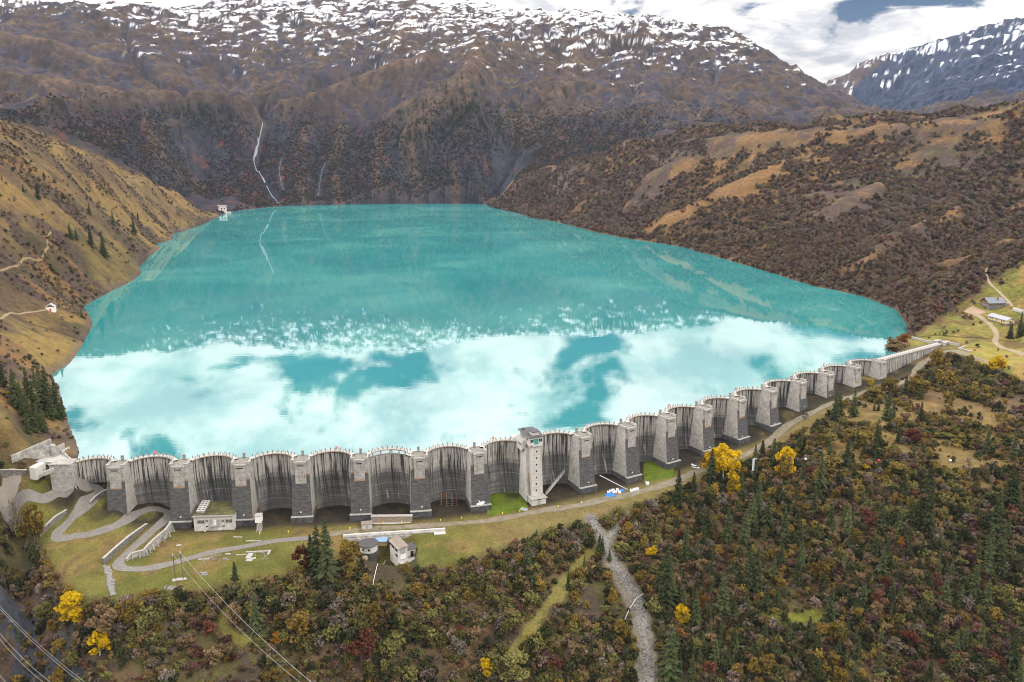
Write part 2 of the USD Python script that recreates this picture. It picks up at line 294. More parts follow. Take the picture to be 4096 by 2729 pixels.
# hollow under the gatehouse and the turret, dug into the rim of the terrace
for (hu_, hv_, hz_, hr_) in ((905, 1290, -37.5, 9.0), (853, 1285, -40.0, 7.0), (880, 1300, -41.0, 7.0)):
    hp_ = atz(hu_ * Q, hv_ * Q, hz_); hd = np.hypot(X - hp_[0], Y - hp_[1]); fw = np.clip((hp_[1] - Y) / 12, -1.0, 3.0)
    Z = np.where(hd < 40, np.minimum(Z, hz_ - 1.0 + 1.6 * np.maximum(0, hd - hr_) - np.maximum(fw, 0) * 1.0), Z)
# shore
up = ~dn
Z = np.where(INL & up, np.minimum(Z, -0.25 - 0.10 * np.minimum(dsh, 400)), Z)
Z = np.where(~INL & up & (R2 < 2700) & (ddam > 30), np.maximum(Z, np.minimum(0.2 + 0.22 * dsh, 5) + (n_fine - .5) * 0.6), Z)
nearwall = (~INL) & up & (ddam < 9)
Z = np.where((~dn) & INL & (ddam < 26), np.minimum(Z, np.interp(0, [0], [0]) - 6), Z)

# gullies
def carve(line_px, depth, width, rmax):
    global Z
    ok = (R2 < rmax)
    d = np.full(X.shape, 1e9)
    pts = np.array([ground(u, v)[:2] for u, v in line_px])
    d[ok] = seg_dist(X[ok], Y[ok], pts)
    Z = Z - depth * (1 - smooth(d, 0, width))

def make_ground():
    global _lin
    _lin = RegularGridInterpolator((AZ, LR), Z, bounds_error=False, fill_value=None)
def gz(x, y):
    x = np.asarray(x, float); y = np.asarray(y, float)
    return _lin(np.stack([np.arctan2(x, y), np.log(np.hypot(x, y))], -1))
def ground(u, v, rmin=0.0):
    """Where the line of sight through a pixel (2353 px wide photo) meets the ground."""
    r = ray(u * Q, v * Q); a = math.atan2(r[0], r[1]); h = math.hypot(r[0], r[1]); t = r[2] / h
    zz = _lin(np.stack([np.full(NR, a), LR], -1))
    above = (EYE + t * RR) - zz
    k = np.nonzero((above < 0) & (RR > rmin))[0]
    if not len(k): k = [NR - 1]
    k = max(k[0], 1)
    f = above[k - 1] / (above[k - 1] - above[k] + 1e-12); rr = RR[k - 1] + np.clip(f, 0, 1) * (RR[k] - RR[k - 1])
    return np.array([math.sin(a) * rr, math.cos(a) * rr, EYE + t * rr])
make_ground()
# ------------------------------------------------------------------ land cover
def lin(r, g, b): return np.array([((c / 255) / 12.92 if c <= 10 else (((c / 255) + 0.055) / 1.055) ** 2.4) for c in (r, g, b)])
GOLD, TAN, GRASS, MEADOW = lin(142,116,66), lin(130,106,72), lin(102,98,52), lin(138,130,62)
MAUVE, BROWN, DARK, OLIVE = lin(88,72,66), lin(98,76,54), lin(56,52,42), lin(80,78,46)
ROCK, SNOW, SCREE, SHALE, EARTH = lin(112,106,102), np.array([.80,.82,.86]), lin(140,134,126), lin(66,68,74), lin(104,84,60)
slope = np.hypot(*np.gradient(Z)) * 0
gy = np.gradient(Z, axis=1) / np.gradient(R2, axis=1); gx = np.gradient(Z, axis=0) / (R2 * (AZ[1] - AZ[0]))
steep = np.hypot(gx, gy)
def mixc(col, c, w): return col * (1 - w[..., None]) + np.asarray(c) * w[..., None]
n1 = fbm2(X, Y, 150, 5, 41); n2 = fbm2(X, Y, 40, 5, 43); n3 = fbm2(X, Y, 12, 4, 47); n4 = fbm2(X, Y, 4.0, 3, 53)
nf = fbm2(X, Y, 26, 4, 59)
streak = fbm2(X * 0.9 + Y * 0.2, Z * 3 - X * 0.3, 60, 4, 61)
COL = np.zeros(X.shape + (3,)) + BROWN
# far slopes: brown above, bluish dark brush below
far = smooth(R2, 1500, 2200)
COL = mixc(COL, lin(120,96,72), smooth(n1 + 0.5 * (streak - .5), 0.42, 0.62) * 0.8)
COL = mixc(COL, lin(146,112,68), smooth(streak * .6 + n2 * .4, 0.55, 0.66) * 0.6)
COL = mixc(COL, MAUVE, smooth(n2, 0.46, 0.58) * 0.75)
COL = mixc(COL, DARK, smooth(n3 * .5 + n1 * .5, 0.50, 0.62) * 0.7)
lowfar = far * (1 - smooth(Z + (n1 - .5) * 260, 150, 330))
COL = mixc(COL, lin(76,72,84), smooth(n2 * .6 + n3 * .4, .47, .58) * far * .65)
COL = mixc(COL, lin(66,60,66), lowfar * 0.85)
COL = mixc(COL, lin(46,49,54), lowfar * smooth(n2 * .5 + n3 * .5, 0.44, 0.56) * 0.8)
COL = mixc(COL, lin(138,78,52), lowfar * smooth(nf, 0.58, 0.67) * 0.6)
COL = mixc(COL, lin(84,80,82), far * smooth(steep + (n3 - .5) * 1.0, 0.95, 1.5) * 0.4)
# left hillside in front of it
lefth = inpoly([(-400,275),(0,275),(60,290),(150,330),(230,360),(330,400),(400,430),(470,470),(500,487),(500,505),(400,545),(320,625),(200,720),(160,860),(180,1040),(-400,1100)], U, V) & (R2 < 2250) & (R2 > 330) & ~INL
lh = gaussian_filter(lefth.astype(float), 1.0)
base = np.zeros_like(COL) + GOLD
hs = fbm2(X * 0.25 + Y * 0.12, Y * 0.5, 22, 4, 67)
base = mixc(base, TAN, smooth(n2, 0.42, 0.6) * .8)
green = smooth(V + (n1 - .5) * 300, 470, 640) * (1 - smooth(V, 640, 700) * .5)
base = mixc(base, lin(98,94,52), green * smooth(n2 * .6 + hs * .4, 0.34, 0.52))
base = mixc(base, lin(152,130,72), smooth(V, 690, 760) * .6 * smooth(n3, .3, .6))
base = mixc(base, lin(96,76,58), smooth(n1 * .5 + n2 * .5, .49, .60) * .75)
base = mixc(base, MAUVE, smooth(n2 * .45 + hs * .55 + .05 * smooth(V, 400, 550), 0.53, 0.61) * .85)
base = mixc(base, DARK, smooth(n3 * .5 + nf * .5, 0.57, 0.66) * .75)
base = mixc(base, lin(166,124,66), smooth(hs, 0.57, 0.68) * 0.5)
base = mixc(base, lin(84,66,54), smooth(n4 * .45 + n3 * .55, .53, .63) * .6); base = mixc(base, lin(92,88,50), smooth(nf * .6 + n3 * .4, .52, .62) * .5)
base = base * .86
COL = COL * (1 - lh[..., None]) + base * lh[..., None]
# hill right of the lake
righth = inpoly([(1105,470),(1190,408),(1300,366),(1440,326),(1600,290),(2353,235),(2600,190),(2600,560),(2353,600),(2275,652),(2195,700),(2145,735),(2090,770),(2040,720),(1900,665),(1640,590),(1280,512)], U, V) & (R2 < 2450) & (R2 > 600) & ~INL
rh = gaussian_filter(righth.astype(float), 1.0)
base = np.zeros_like(COL) + MAUVE
base = mixc(base, BROWN, smooth(n1, 0.4, 0.6))
upslope = smooth(Z - 40, 0, 90)
base = mixc(base, lin(150,112,66), smooth(n2 * .5 + n1 * .5 + 0.10 * upslope, 0.545, 0.63) * .6)
base = mixc(base, lin(108,98,60), smooth(n3 + .05, 0.52, 0.66) * upslope * .6)
base = mixc(base, DARK, smooth(n3 * .5 + nf * .5, 0.50, 0.62) * .6)
COL = COL * (1 - rh[..., None]) + base * rh[..., None]
# meadow round the house
mead = inpoly([(2040,800),(2120,765),(2190,705),(2240,690),(2270,650),(2353,600),(2500,560),(2500,900),(2353,880),(2260,840),(2180,800)], U, V) & (R2 < 1000) & (R2 > 500) & ~INL
mw = gaussian_filter(mead.astype(float), 2.0) * (~INL)
base = np.zeros_like(COL) + lin(142,134,66)
base = mixc(base, lin(120,118,56), smooth(n2, .4, .6)); base = mixc(base, lin(150,124,72), smooth(n3, .5, .65) * .8); base = mixc(base, BROWN, smooth(nf, .58, .68) * .7)
COL = COL * (1 - mw[..., None]) + base * mw[..., None]
# slopes below the dam
lowm = smooth(-R2, -640, -560) * (1 - mw) * (1 - lh) * np.where(dn | (R2 < 420), 1, 0)
base = np.zeros_like(COL) + EARTH * .85
base = mixc(base, OLIVE, smooth(n2, .42, .58) * .8); base = mixc(base, MAUVE, smooth(n3, .5, .64) * .7); base = mixc(base, DARK, smooth(n4 * .5 + n3 * .5, .5, .62) * .6)
base = mixc(base, lin(128,108,62), smooth(U, 1700, 1900) * (1 - smooth(V, 1080, 1200)) * .75)
base = mixc(base, lin(164,132,78), smooth(n2 * .5 + n3 * .5, .50, .62) * smooth(U, 1750, 1950) * .8)
COL = COL * (1 - lowm[..., None]) + base * lowm[..., None]
gul = inpoly([(-300,1230),(60,1240),(100,1330),(165,1430),(230,1568),(260,1700),(-300,1700)], U, V) & (R2 < 420)
gw = gaussian_filter(gul.astype(float), 3.0)
base = np.zeros_like(COL) + SHALE; base = mixc(base, BROWN, smooth(n3, .46, .6) * .7); base = mixc(base, SHALE * .55, smooth(n4, .48, .62) * .6)
COL = COL * (1 - gw[..., None]) + base * gw[..., None]
# grass terrace at the dam's foot
hair = inpoly([(0,1090),(60,1080),(170,1085),(260,1110),(400,1150),(420,1225),(760,1200),(1180,1170),(1450,1095),(1560,1085),(1640,1040),(1960,850),(2100,800),(2140,800),(2120,835),(1930,935),(1840,990),(1745,1052),(1600,1110),(1450,1165),(1300,1210),(1060,1295),(950,1310),(800,1290),(560,1345),(255,1380),(170,1372),(110,1290),(95,1245),(0,1190)], U, V) & (R2 < 700)
tw = gaussian_filter(hair.astype(float), 1.5)
base = np.zeros_like(COL) + lin(112,105,54)
base = mixc(base, lin(96,96,44), smooth(n2, .42, .6)); base = mixc(base, lin(128,106,66), smooth(n3 + .0, .48, .64) * .7); base = mixc(base, lin(84,72,50), smooth(n4 * .6 + n3 * .4, .56, .66) * .6)
base = mixc(base, lin(128,112,74), smooth(U, 1050, 1250) * .6); base = mixc(base, lin(92,104,36), inpoly([(1120,1150),(1205,1130),(1205,1175),(1120,1185)], U, V).astype(float))
COL = COL * (1 - tw[..., None]) + base * tw[..., None]
def painted(line, width, col, jag=.5):
    pts = np.array([ground(*p)[:2] for p in line]); ok = R2 < 620; d = np.full(X.shape, 1e9); d[ok] = seg_dist(X[ok], Y[ok], pts); return 1 - smooth(d + (n3 - .5) * width * 2 * jag, width * .55, width * .55 + 2.2)
_zm = lambda x, y: ((1300 + x * .7202) / Q, (1600 + y * .7202) / Q); _zb = lambda x, y: ((2600 + x * .34) / Q, (2200 + y * .34) / Q)
CLEAR = np.zeros(X.shape); holl = inpoly([(830,1245),(955,1245),(965,1325),(900,1345),(835,1325)], U, V).astype(float); COL = mixc(COL, lin(62,56,42), gaussian_filter(holl, 1.5) * .85)
for line, wd, c in (([_zm(1480,830), _zm(1400,930), _zm(1320,1040), _zm(1210,1200), _zm(1100,1340), _zm(1030,1430)], 3.2, lin(122,114,62)), ([(516,1392), (514,1430), (524,1458), (556,1470), (600,1462)], 1.8, lin(112,106,52)), ([_zb(1300,800), _zb(1500,785), _zb(1700,790), _zb(1950,770)], 3.6, lin(110,110,44)),
        ([_zm(1480,660), _zm(1530,760), _zm(1600,900), _zm(1690,1040), _zm(1750,1180), _zm(1770,1300), _zm(1790,1420), _zm(1800,1620)], 6.5, lin(120,112,100)), ([_zm(1690,635), _zm(1620,720), _zm(1560,790), _zm(1590,860)], 3.0, lin(120,110,90))):
    w_ = painted(line, wd, c); COL = mixc(COL, np.asarray(c), w_); CLEAR = np.maximum(CLEAR, w_)
# wet dark ground and bare earth in the bays and at the buttress feet
bay = (dn | (ddam < 22)) & (ddam < 30) & (Z < -6)
bw = gaussian_filter(bay.astype(float), 1.0) * (1 - smooth(ddam, 8, 17))
COL = mixc(COL, lin(56,51,40), bw * smooth(n3, .2, .45)); COL = mixc(COL, lin(96,112,34), np.maximum(inpoly([(1118,1140),(1205,1115),(1212,1170),(1120,1188)], U, V), inpoly([(1478,1060),(1545,1050),(1552,1098),(1480,1108)], U, V)).astype(float) * smooth(n3, .3, .5) * (R2 < 600))
# shore band
sb = (1 - smooth(dsh, 1.5, 5 + 4 * n3)) * (~INL) * (R2 < 2600) * up
COL = mixc(COL, lin(104,90,76), sb * .7)
# snow on the heights, thicker towards the crests
nl = fbm2(X * .55 + Y * .15, Z * 2.0 - X * .35, 21, 5, 97) * .62 + strat * .18 + n2 * .20
nhf = fbm2(X, Y * .6 + Z, 9, 3, 101)
thr = np.interp(Z, [260, 380, 470, 600, 760, 900, 1100], [.80, .68, .605, .56, .52, .485, .45]) + .05 * smooth(U, 330, 180) - .02 * smooth(U, 1000, 1200)
snow = smooth(nl * .86 + .14 * nhf - thr - .016, -.03, .034) * (.72 + .28 * smooth(nhf, .4, .6)) * smooth(R2, 2300, 2700)
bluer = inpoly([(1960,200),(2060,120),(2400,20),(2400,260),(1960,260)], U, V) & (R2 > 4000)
COL = np.where(bluer[..., None], mixc(np.zeros_like(COL) + lin(66,72,92), lin(44,50,66), smooth(n3, .45, .6)), COL)  # blue of distant haze painted into this range's own colour
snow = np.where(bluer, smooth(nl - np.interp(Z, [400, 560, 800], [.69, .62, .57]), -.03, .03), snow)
SUNLIT_GOLD = np.clip(RIDGE, 0, 1) * smooth(n2, .36, .56); COL = mixc(COL, lin(142,110,70), np.where(R2 < 2350, SUNLIT_GOLD * (.10 + .5 * smooth(n3, .42, .58)), SUNLIT_GOLD * .5) * smooth(R2, 700, 900)); COL = mixc(COL, DARK * .7, np.clip(-RIDGE, 0, 1) * smooth(R2, 2200, 2500) * .7)  # sunlit gold of the crests painted into the cover colour; ravines coloured darker
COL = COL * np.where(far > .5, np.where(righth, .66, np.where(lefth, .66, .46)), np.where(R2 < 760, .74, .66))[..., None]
COL = np.where(((R2 > 2200) & ~righth & ~lefth)[..., None], COL * np.array([.93, .98, 1.14]), COL)  # far slopes tinted blue in their colour, as haze would
COL = mixc(COL, SNOW, snow)
COL = COL * (0.80 + 0.40 * n4)[..., None]
SNOWMASK = snow

def make_ground_mat(name, s1, s2, bump_d, lo=0.62, hi=1.38):
    return MAT(name, {
        "at": ("attribute", {"attribute": "cover"}), "g": ("geometry", {}),
        "n": ("noise_texture", {"scale": s1, "detail": 6.0, "roughness": 0.66}), "n2": ("noise_texture", {"scale": s2, "detail": 4.0, "roughness": 0.6}),
        "r": ("map_range", {"from_min": 0.25, "from_max": 0.75, "to_min": lo, "to_max": hi}), "r2": ("map_range", {"from_min": 0.3, "from_max": 0.7, "to_min": 0.8, "to_max": 1.2}),
        "m": ("math", {"math_type": "multiply"}), "mx": ("mix_color", {"blend_type": "multiply", "fac": 1.0, "use_clamp_result": False}),
        "bp": ("bump", {"strength": 0.9, "distance": bump_d}), "p": ("principled_bsdf", {"roughness": 0.95, "specular_ior_level": 0.15}),
    }, [("g.position", "n.vector"), ("g.position", "n2.vector"), ("n.fac", "r.value"), ("n2.fac", "r2.value"), ("r.result", "m.value1"), ("r2.result", "m.value2"),
        ("at.color", "mx.a"), ("m.value", "mx.b"), ("mx.result", "p.base_color"), ("n.fac", "bp.height"), ("bp.normal", "p.normal")])
ground_mat = make_ground_mat("ground_look", 0.9, 0.12, 1.2); hill_mat = make_ground_mat("hill_look", 0.22, 0.03, 4.5, .5, 1.5); mount_mat = make_ground_mat("mountain_look", 0.04, 0.007, 9.0, .45, 1.55)

def grid_faces(mask):
    idx = np.arange(NAZ * NR).reshape(NAZ, NR)
    a, b, c, d = idx[:-1, :-1], idx[1:, :-1], idx[1:, 1:], idx[:-1, 1:]
    m = mask[:-1, :-1] | mask[1:, :-1] | mask[1:, 1:] | mask[:-1, 1:]
    a, b, c, d = a[m], b[m], c[m], d[m]
    return np.vstack([np.stack([a, b, c], 1), np.stack([a, c, d], 1)])[:, ::-1]
def sheet(name, mask, mat, kind="structure"):
    f = grid_faces(mask); ids, inv = np.unique(f, return_inverse=True); f = inv.reshape(-1, 3)
    v = np.stack([X, Y, Z], -1).reshape(-1, 3)[ids]
    m = usdkit.mesh(stage, free_path("/World", name), (v, f), mat, smooth=True)
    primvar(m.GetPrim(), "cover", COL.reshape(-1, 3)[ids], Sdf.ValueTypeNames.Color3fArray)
    tag(m, kind=kind)
keepm = ~(INL & (Z < -3) & (ddam > 40))
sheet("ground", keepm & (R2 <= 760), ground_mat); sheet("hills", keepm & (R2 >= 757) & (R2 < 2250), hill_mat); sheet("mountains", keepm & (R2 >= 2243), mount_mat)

# ------------------------------------------------------------------ lake
water_mat = MAT("water_look", {
    "g": ("geometry", {}),
    "mp": ("mapping", {"scale": (0.6, 1.5, 1.0)}),
    "n": ("noise_texture", {"scale": 0.16, "detail": 3.0, "roughness": 0.6}),
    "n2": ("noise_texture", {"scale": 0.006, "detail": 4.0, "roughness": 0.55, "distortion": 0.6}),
    "cr": ("rgb_ramp", {"ramp": [(0.30, (0.006, 0.064, 0.070)), (0.52, (0.010, 0.081, 0.082)), (0.70, (0.026, 0.112, 0.103))]}),  # lighter patches in the body colour stand in for sun patches on the lake
    "bp": ("bump", {"strength": 0.007, "distance": 1.0}),
    "d": ("diffuse_bsdf", {}),
    "gl": ("glossy_bsdf", {"color": (1, 1, 1), "roughness": 0.006}),
    "f": ("fresnel", {"IOR": 3.6}),
    "fr": ("map_range", {"from_min": 0.0, "from_max": 0.60, "to_min": 0.0, "to_max": 0.60, "clamp": True}),
    "mix": ("mix_closure", {}),
}, [("g.position", "mp.vector"), ("mp.vector", "n.vector"), ("g.position", "n2.vector"), ("n.fac", "bp.height"), ("bp.normal", "gl.normal"),
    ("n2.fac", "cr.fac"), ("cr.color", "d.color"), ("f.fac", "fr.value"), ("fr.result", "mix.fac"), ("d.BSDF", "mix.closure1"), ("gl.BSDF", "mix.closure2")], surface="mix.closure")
wpoly = sg.Polygon(LAKE).buffer(0)
_land = sg.Polygon(np.vstack([UP, BC[17] * .45 + DAM_END * .55 + [40, 60], [[900, 700], [900, -200], [-900, -200], [-900, 380]], DAM_START + [-25, 10]])).buffer(0)
wpoly = wpoly.union(sg.LineString(SHORE[3:-2]).buffer(14).difference(_land))
if wpoly.geom_type == "MultiPolygon": wpoly = max(wpoly.geoms, key=lambda g: g.area)
wv, wf = trimesh.creation.triangulate_polygon(sg.Polygon(wpoly.exterior), engine="earcut")
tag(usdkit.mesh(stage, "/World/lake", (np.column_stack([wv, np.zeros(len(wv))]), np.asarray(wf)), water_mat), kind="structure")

# ------------------------------------------------------------------ the valley's air
haze_mat = MAT("haze_look", {"v": ("principled_volume", {"color": (0.50, 0.70, 1.0), "density": 0.000011, "anisotropy": 0.2})}, [], surface=None, volume="v.volume")
_zb, _zt = float(Z.min()) - 1.0, float(Z.max()) + 25.0
hz = trimesh.creation.box((14000, 9400, _zt - _zb)); hz.apply_translation((0, 4000, (_zt + _zb) / 2))
tag(usdkit.mesh(stage, "/World/haze", hz, haze_mat), kind="stuff")
# ------------------------------------------------------------------ mesh helpers
class QM:
    """Collects faces with per-vertex values for the concrete materials: fu (metres along a face), hz (height), stain."""
    def __init__(s): s.v, s.f, s.a, s.n = [], [], [], 0
    def grid(s, P, A=None):
        P = np.asarray(P, float); h, w = P.shape[:2]
        A = np.zeros((h, w, 3)) if A is None else np.broadcast_to(np.asarray(A, float), (h, w, 3))
        i = np.arange(h * w).reshape(h, w) + s.n
        a, b, c, d = i[:-1, :-1].ravel(), i[:-1, 1:].ravel(), i[1:, 1:].ravel(), i[1:, :-1].ravel()
        s.f.append(np.stack([a, b, c], 1)); s.f.append(np.stack([a, c, d], 1)); s.v.append(P.reshape(-1, 3)); s.a.append(A.reshape(-1, 3)); s.n += h * w
    def box(s, x0, x1, y0, y1, z0, z1, stain=0.0, fr=lambda p: p):
        c = np.array([[x0,y0,z0],[x1,y0,z0],[x1,y1,z0],[x0,y1,z0],[x0,y0,z1],[x1,y0,z1],[x1,y1,z1],[x0,y1,z1]], float)
        for k in ((0,1,5,4),(1,2,6,5),(2,3,7,6),(3,0,4,7),(4,5,6,7),(3,2,1,0)):
            p = c[list(k)]; e = p[1] - p[0]; ax = 0 if abs(e[0]) > abs(e[1]) else 1
            A = np.stack([p[:, ax], p[:, 2], np.full(4, stain)], 1)
            p = np.array([fr(x) for x in p])
            s.grid(p[[0, 1, 3, 2]].reshape(2, 2, 3), A[[0, 1, 3, 2]].reshape(2, 2, 3))
    def build(s, parent, name, mat, label=None, smooth=False):
        v, f, a = np.vstack(s.v), np.vstack(s.f), np.vstack(s.a)
        p = part(parent, name, (v, f), mat, smooth, label)
        if smooth is False or len(UsdGeom.Mesh(p).GetPointsAttr().Get()) != len(v):
            pass
        m = UsdGeom.Mesh(p)
        m.CreatePointsAttr(Vt.Vec3fArray.FromNumpy(v.astype(np.float32))); m.CreateFaceVertexIndicesAttr(Vt.IntArray.FromNumpy(f.astype(np.int32).ravel())); m.CreateFaceVertexCountsAttr(Vt.IntArray.FromNumpy(np.full(len(f), 3, np.int32)))
        if smooth is False and m.GetNormalsAttr().HasAuthoredValue(): m.GetPrim().RemoveProperty("normals")
        for k, nm in enumerate(("fu", "hz", "stain")): primvar(p, nm, a[:, k])
        return p
def frame(o, t, n, z0=0.0):
    o, t, n = np.asarray(o), np.asarray(t), np.asarray(n)
    return lambda p: np.array([*(o[:2] + t[:2] * p[0] - n[:2] * p[1] if False else o[:2] + t[:2] * p[0] + n[:2] * p[1]), p[2] + z0])
def boxm(x0, x1, y0, y1, z0, z1):
    m = trimesh.creation.box((x1 - x0, y1 - y0, z1 - z0)); m.apply_translation(((x0 + x1) / 2, (y0 + y1) / 2, (z0 + z1) / 2)); return m
def bar(a, b, w, h=None, sides=4):
    a, b = np.asarray(a, float), np.asarray(b, float)
    m = trimesh.creation.cylinder(radius=w / 2 * (1.414 if sides == 4 else 1), segment=[a, b], sections=sides); return m
def cat_(*ms): return trimesh.util.concatenate(list(ms))
def plain(name, c, rough=0.8, spec=0.3, var=0.25, scale=1.5, metallic=0.0):
    c = np.asarray(c, float)
    return MAT(name, {"g": ("geometry", {}), "n": ("noise_texture", {"scale": scale, "detail": 4.0, "roughness": 0.65}),
        "cr": ("rgb_ramp", {"ramp": [(0.25, tuple(c * (1 - var))), (0.55, tuple(c)), (0.8, tuple(np.minimum(c * (1 + var), 1)))]}),
        "p": ("principled_bsdf", {"roughness": rough, "specular_ior_level": spec, "metallic": metallic})},
        [("g.position", "n.vector"), ("n.fac", "cr.fac"), ("cr.color", "p.base_color")])

# cast concrete of the buttresses: formwork joints, pale where sheltered, black crust and rust where the stain value says so
pier_mat = MAT("buttress_concrete", {
    "fu": ("attribute", {"attribute": "fu"}), "hz": ("attribute", {"attribute": "hz"}), "st": ("attribute", {"attribute": "stain"}),
    "g": ("geometry", {}), "cv": ("combine_xyz", {}),
    "cs": ("vector_math", {"math_type": "multiply", "vector2": (0.9, 0.12, 0.0)}),
    "dr": ("noise_texture", {"scale": 1.0, "detail": 4.0, "roughness": 0.6}),
    "n": ("noise_texture", {"scale": 0.45, "detail": 6.0, "roughness": 0.65}),
    "nb": ("noise_texture", {"scale": 1.0, "detail": 5.0, "roughness": 0.7}),
    "cb": ("vector_math", {"math_type": "multiply", "vector2": (0.35, 1.0, 0.0)}),
    "br": ("brick_texture", {"scale": 1.0, "brick_width": 3.2, "row_height": 1.5, "mortar_size": 0.07, "mortar_smooth": 0.3, "color1": (1, 1, 1), "color2": (0.92, 0.92, 0.91), "mortar": (0.55, 0.53, 0.49)}),
    "pale": ("rgb_ramp", {"ramp": [(0.25, (0.16, 0.15, 0.135)), (0.5, (0.265, 0.255, 0.235)), (0.75, (0.37, 0.36, 0.34))]}),
    "dm": ("map_range", {"range_type": "smoothstep", "from_min": 0.58, "from_max": 0.74, "clamp": True}),
    "dmx": ("mix_color", {"b": (0.10, 0.09, 0.08)}),
    "jm": ("mix_color", {"blend_type": "multiply", "fac": 0.85}),
    "dark": ("rgb_ramp", {"ramp": [(0.30, (0.034, 0.034, 0.035)), (0.52, (0.064, 0.063, 0.062)), (0.76, (0.125, 0.122, 0.118))]}),
    "sn": ("math", {"math_type": "multiply_add", "value2": 0.5, "value3": -0.25}),
    "ss": ("math", {"math_type": "add"}),
    "sm": ("map_range", {"range_type": "smoothstep", "from_min": 0.35, "from_max": 0.65, "clamp": True}),
    "mix": ("mix_color", {}),
    "rr": ("rgb_ramp", {"ramp": [(0.22, (0, 0, 0)), (0.36, (1, 1, 1)), (0.44, (1, 1, 1)), (0.58, (0, 0, 0))]}),
    "rn": ("math", {"math_type": "multiply"}),
    "rust": ("mix_color", {"b": (0.26, 0.10, 0.025)}),
    "bp": ("bump", {"strength": 0.5, "distance": 0.15}),
    "p": ("principled_bsdf", {"roughness": 0.9, "specular_ior_level": 0.2}),
}, [("fu.fac", "cv.x"), ("hz.fac", "cv.y"), ("cv.vector", "br.vector"), ("cv.vector", "cs.vector1"), ("cs.vector", "dr.vector"), ("g.position", "n.vector"),
    ("cv.vector", "cb.vector1"), ("cb.vector", "nb.vector"), ("n.fac", "pale.fac"), ("dr.fac", "dm.value"), ("pale.color", "dmx.a"), ("dm.result", "dmx.fac"),
    ("dmx.result", "jm.a"), ("br.color", "jm.b"), ("nb.fac", "dark.fac"), ("n.fac", "sn.value1"), ("st.fac", "ss.value1"), ("sn.value", "ss.value2"), ("ss.value", "sm.value"),
    ("sm.result", "mix.fac"), ("jm.result", "mix.a"), ("dark.color", "mix.b"), ("st.fac", "rr.fac"), ("rr.color", "rn.value1"), ("n.fac", "rn.value2"),
    ("rn.value", "rust.fac"), ("mix.result", "rust.a"), ("rust.result", "p.base_color"), ("br.fac", "bp.height"), ("bp.normal", "p.normal")])
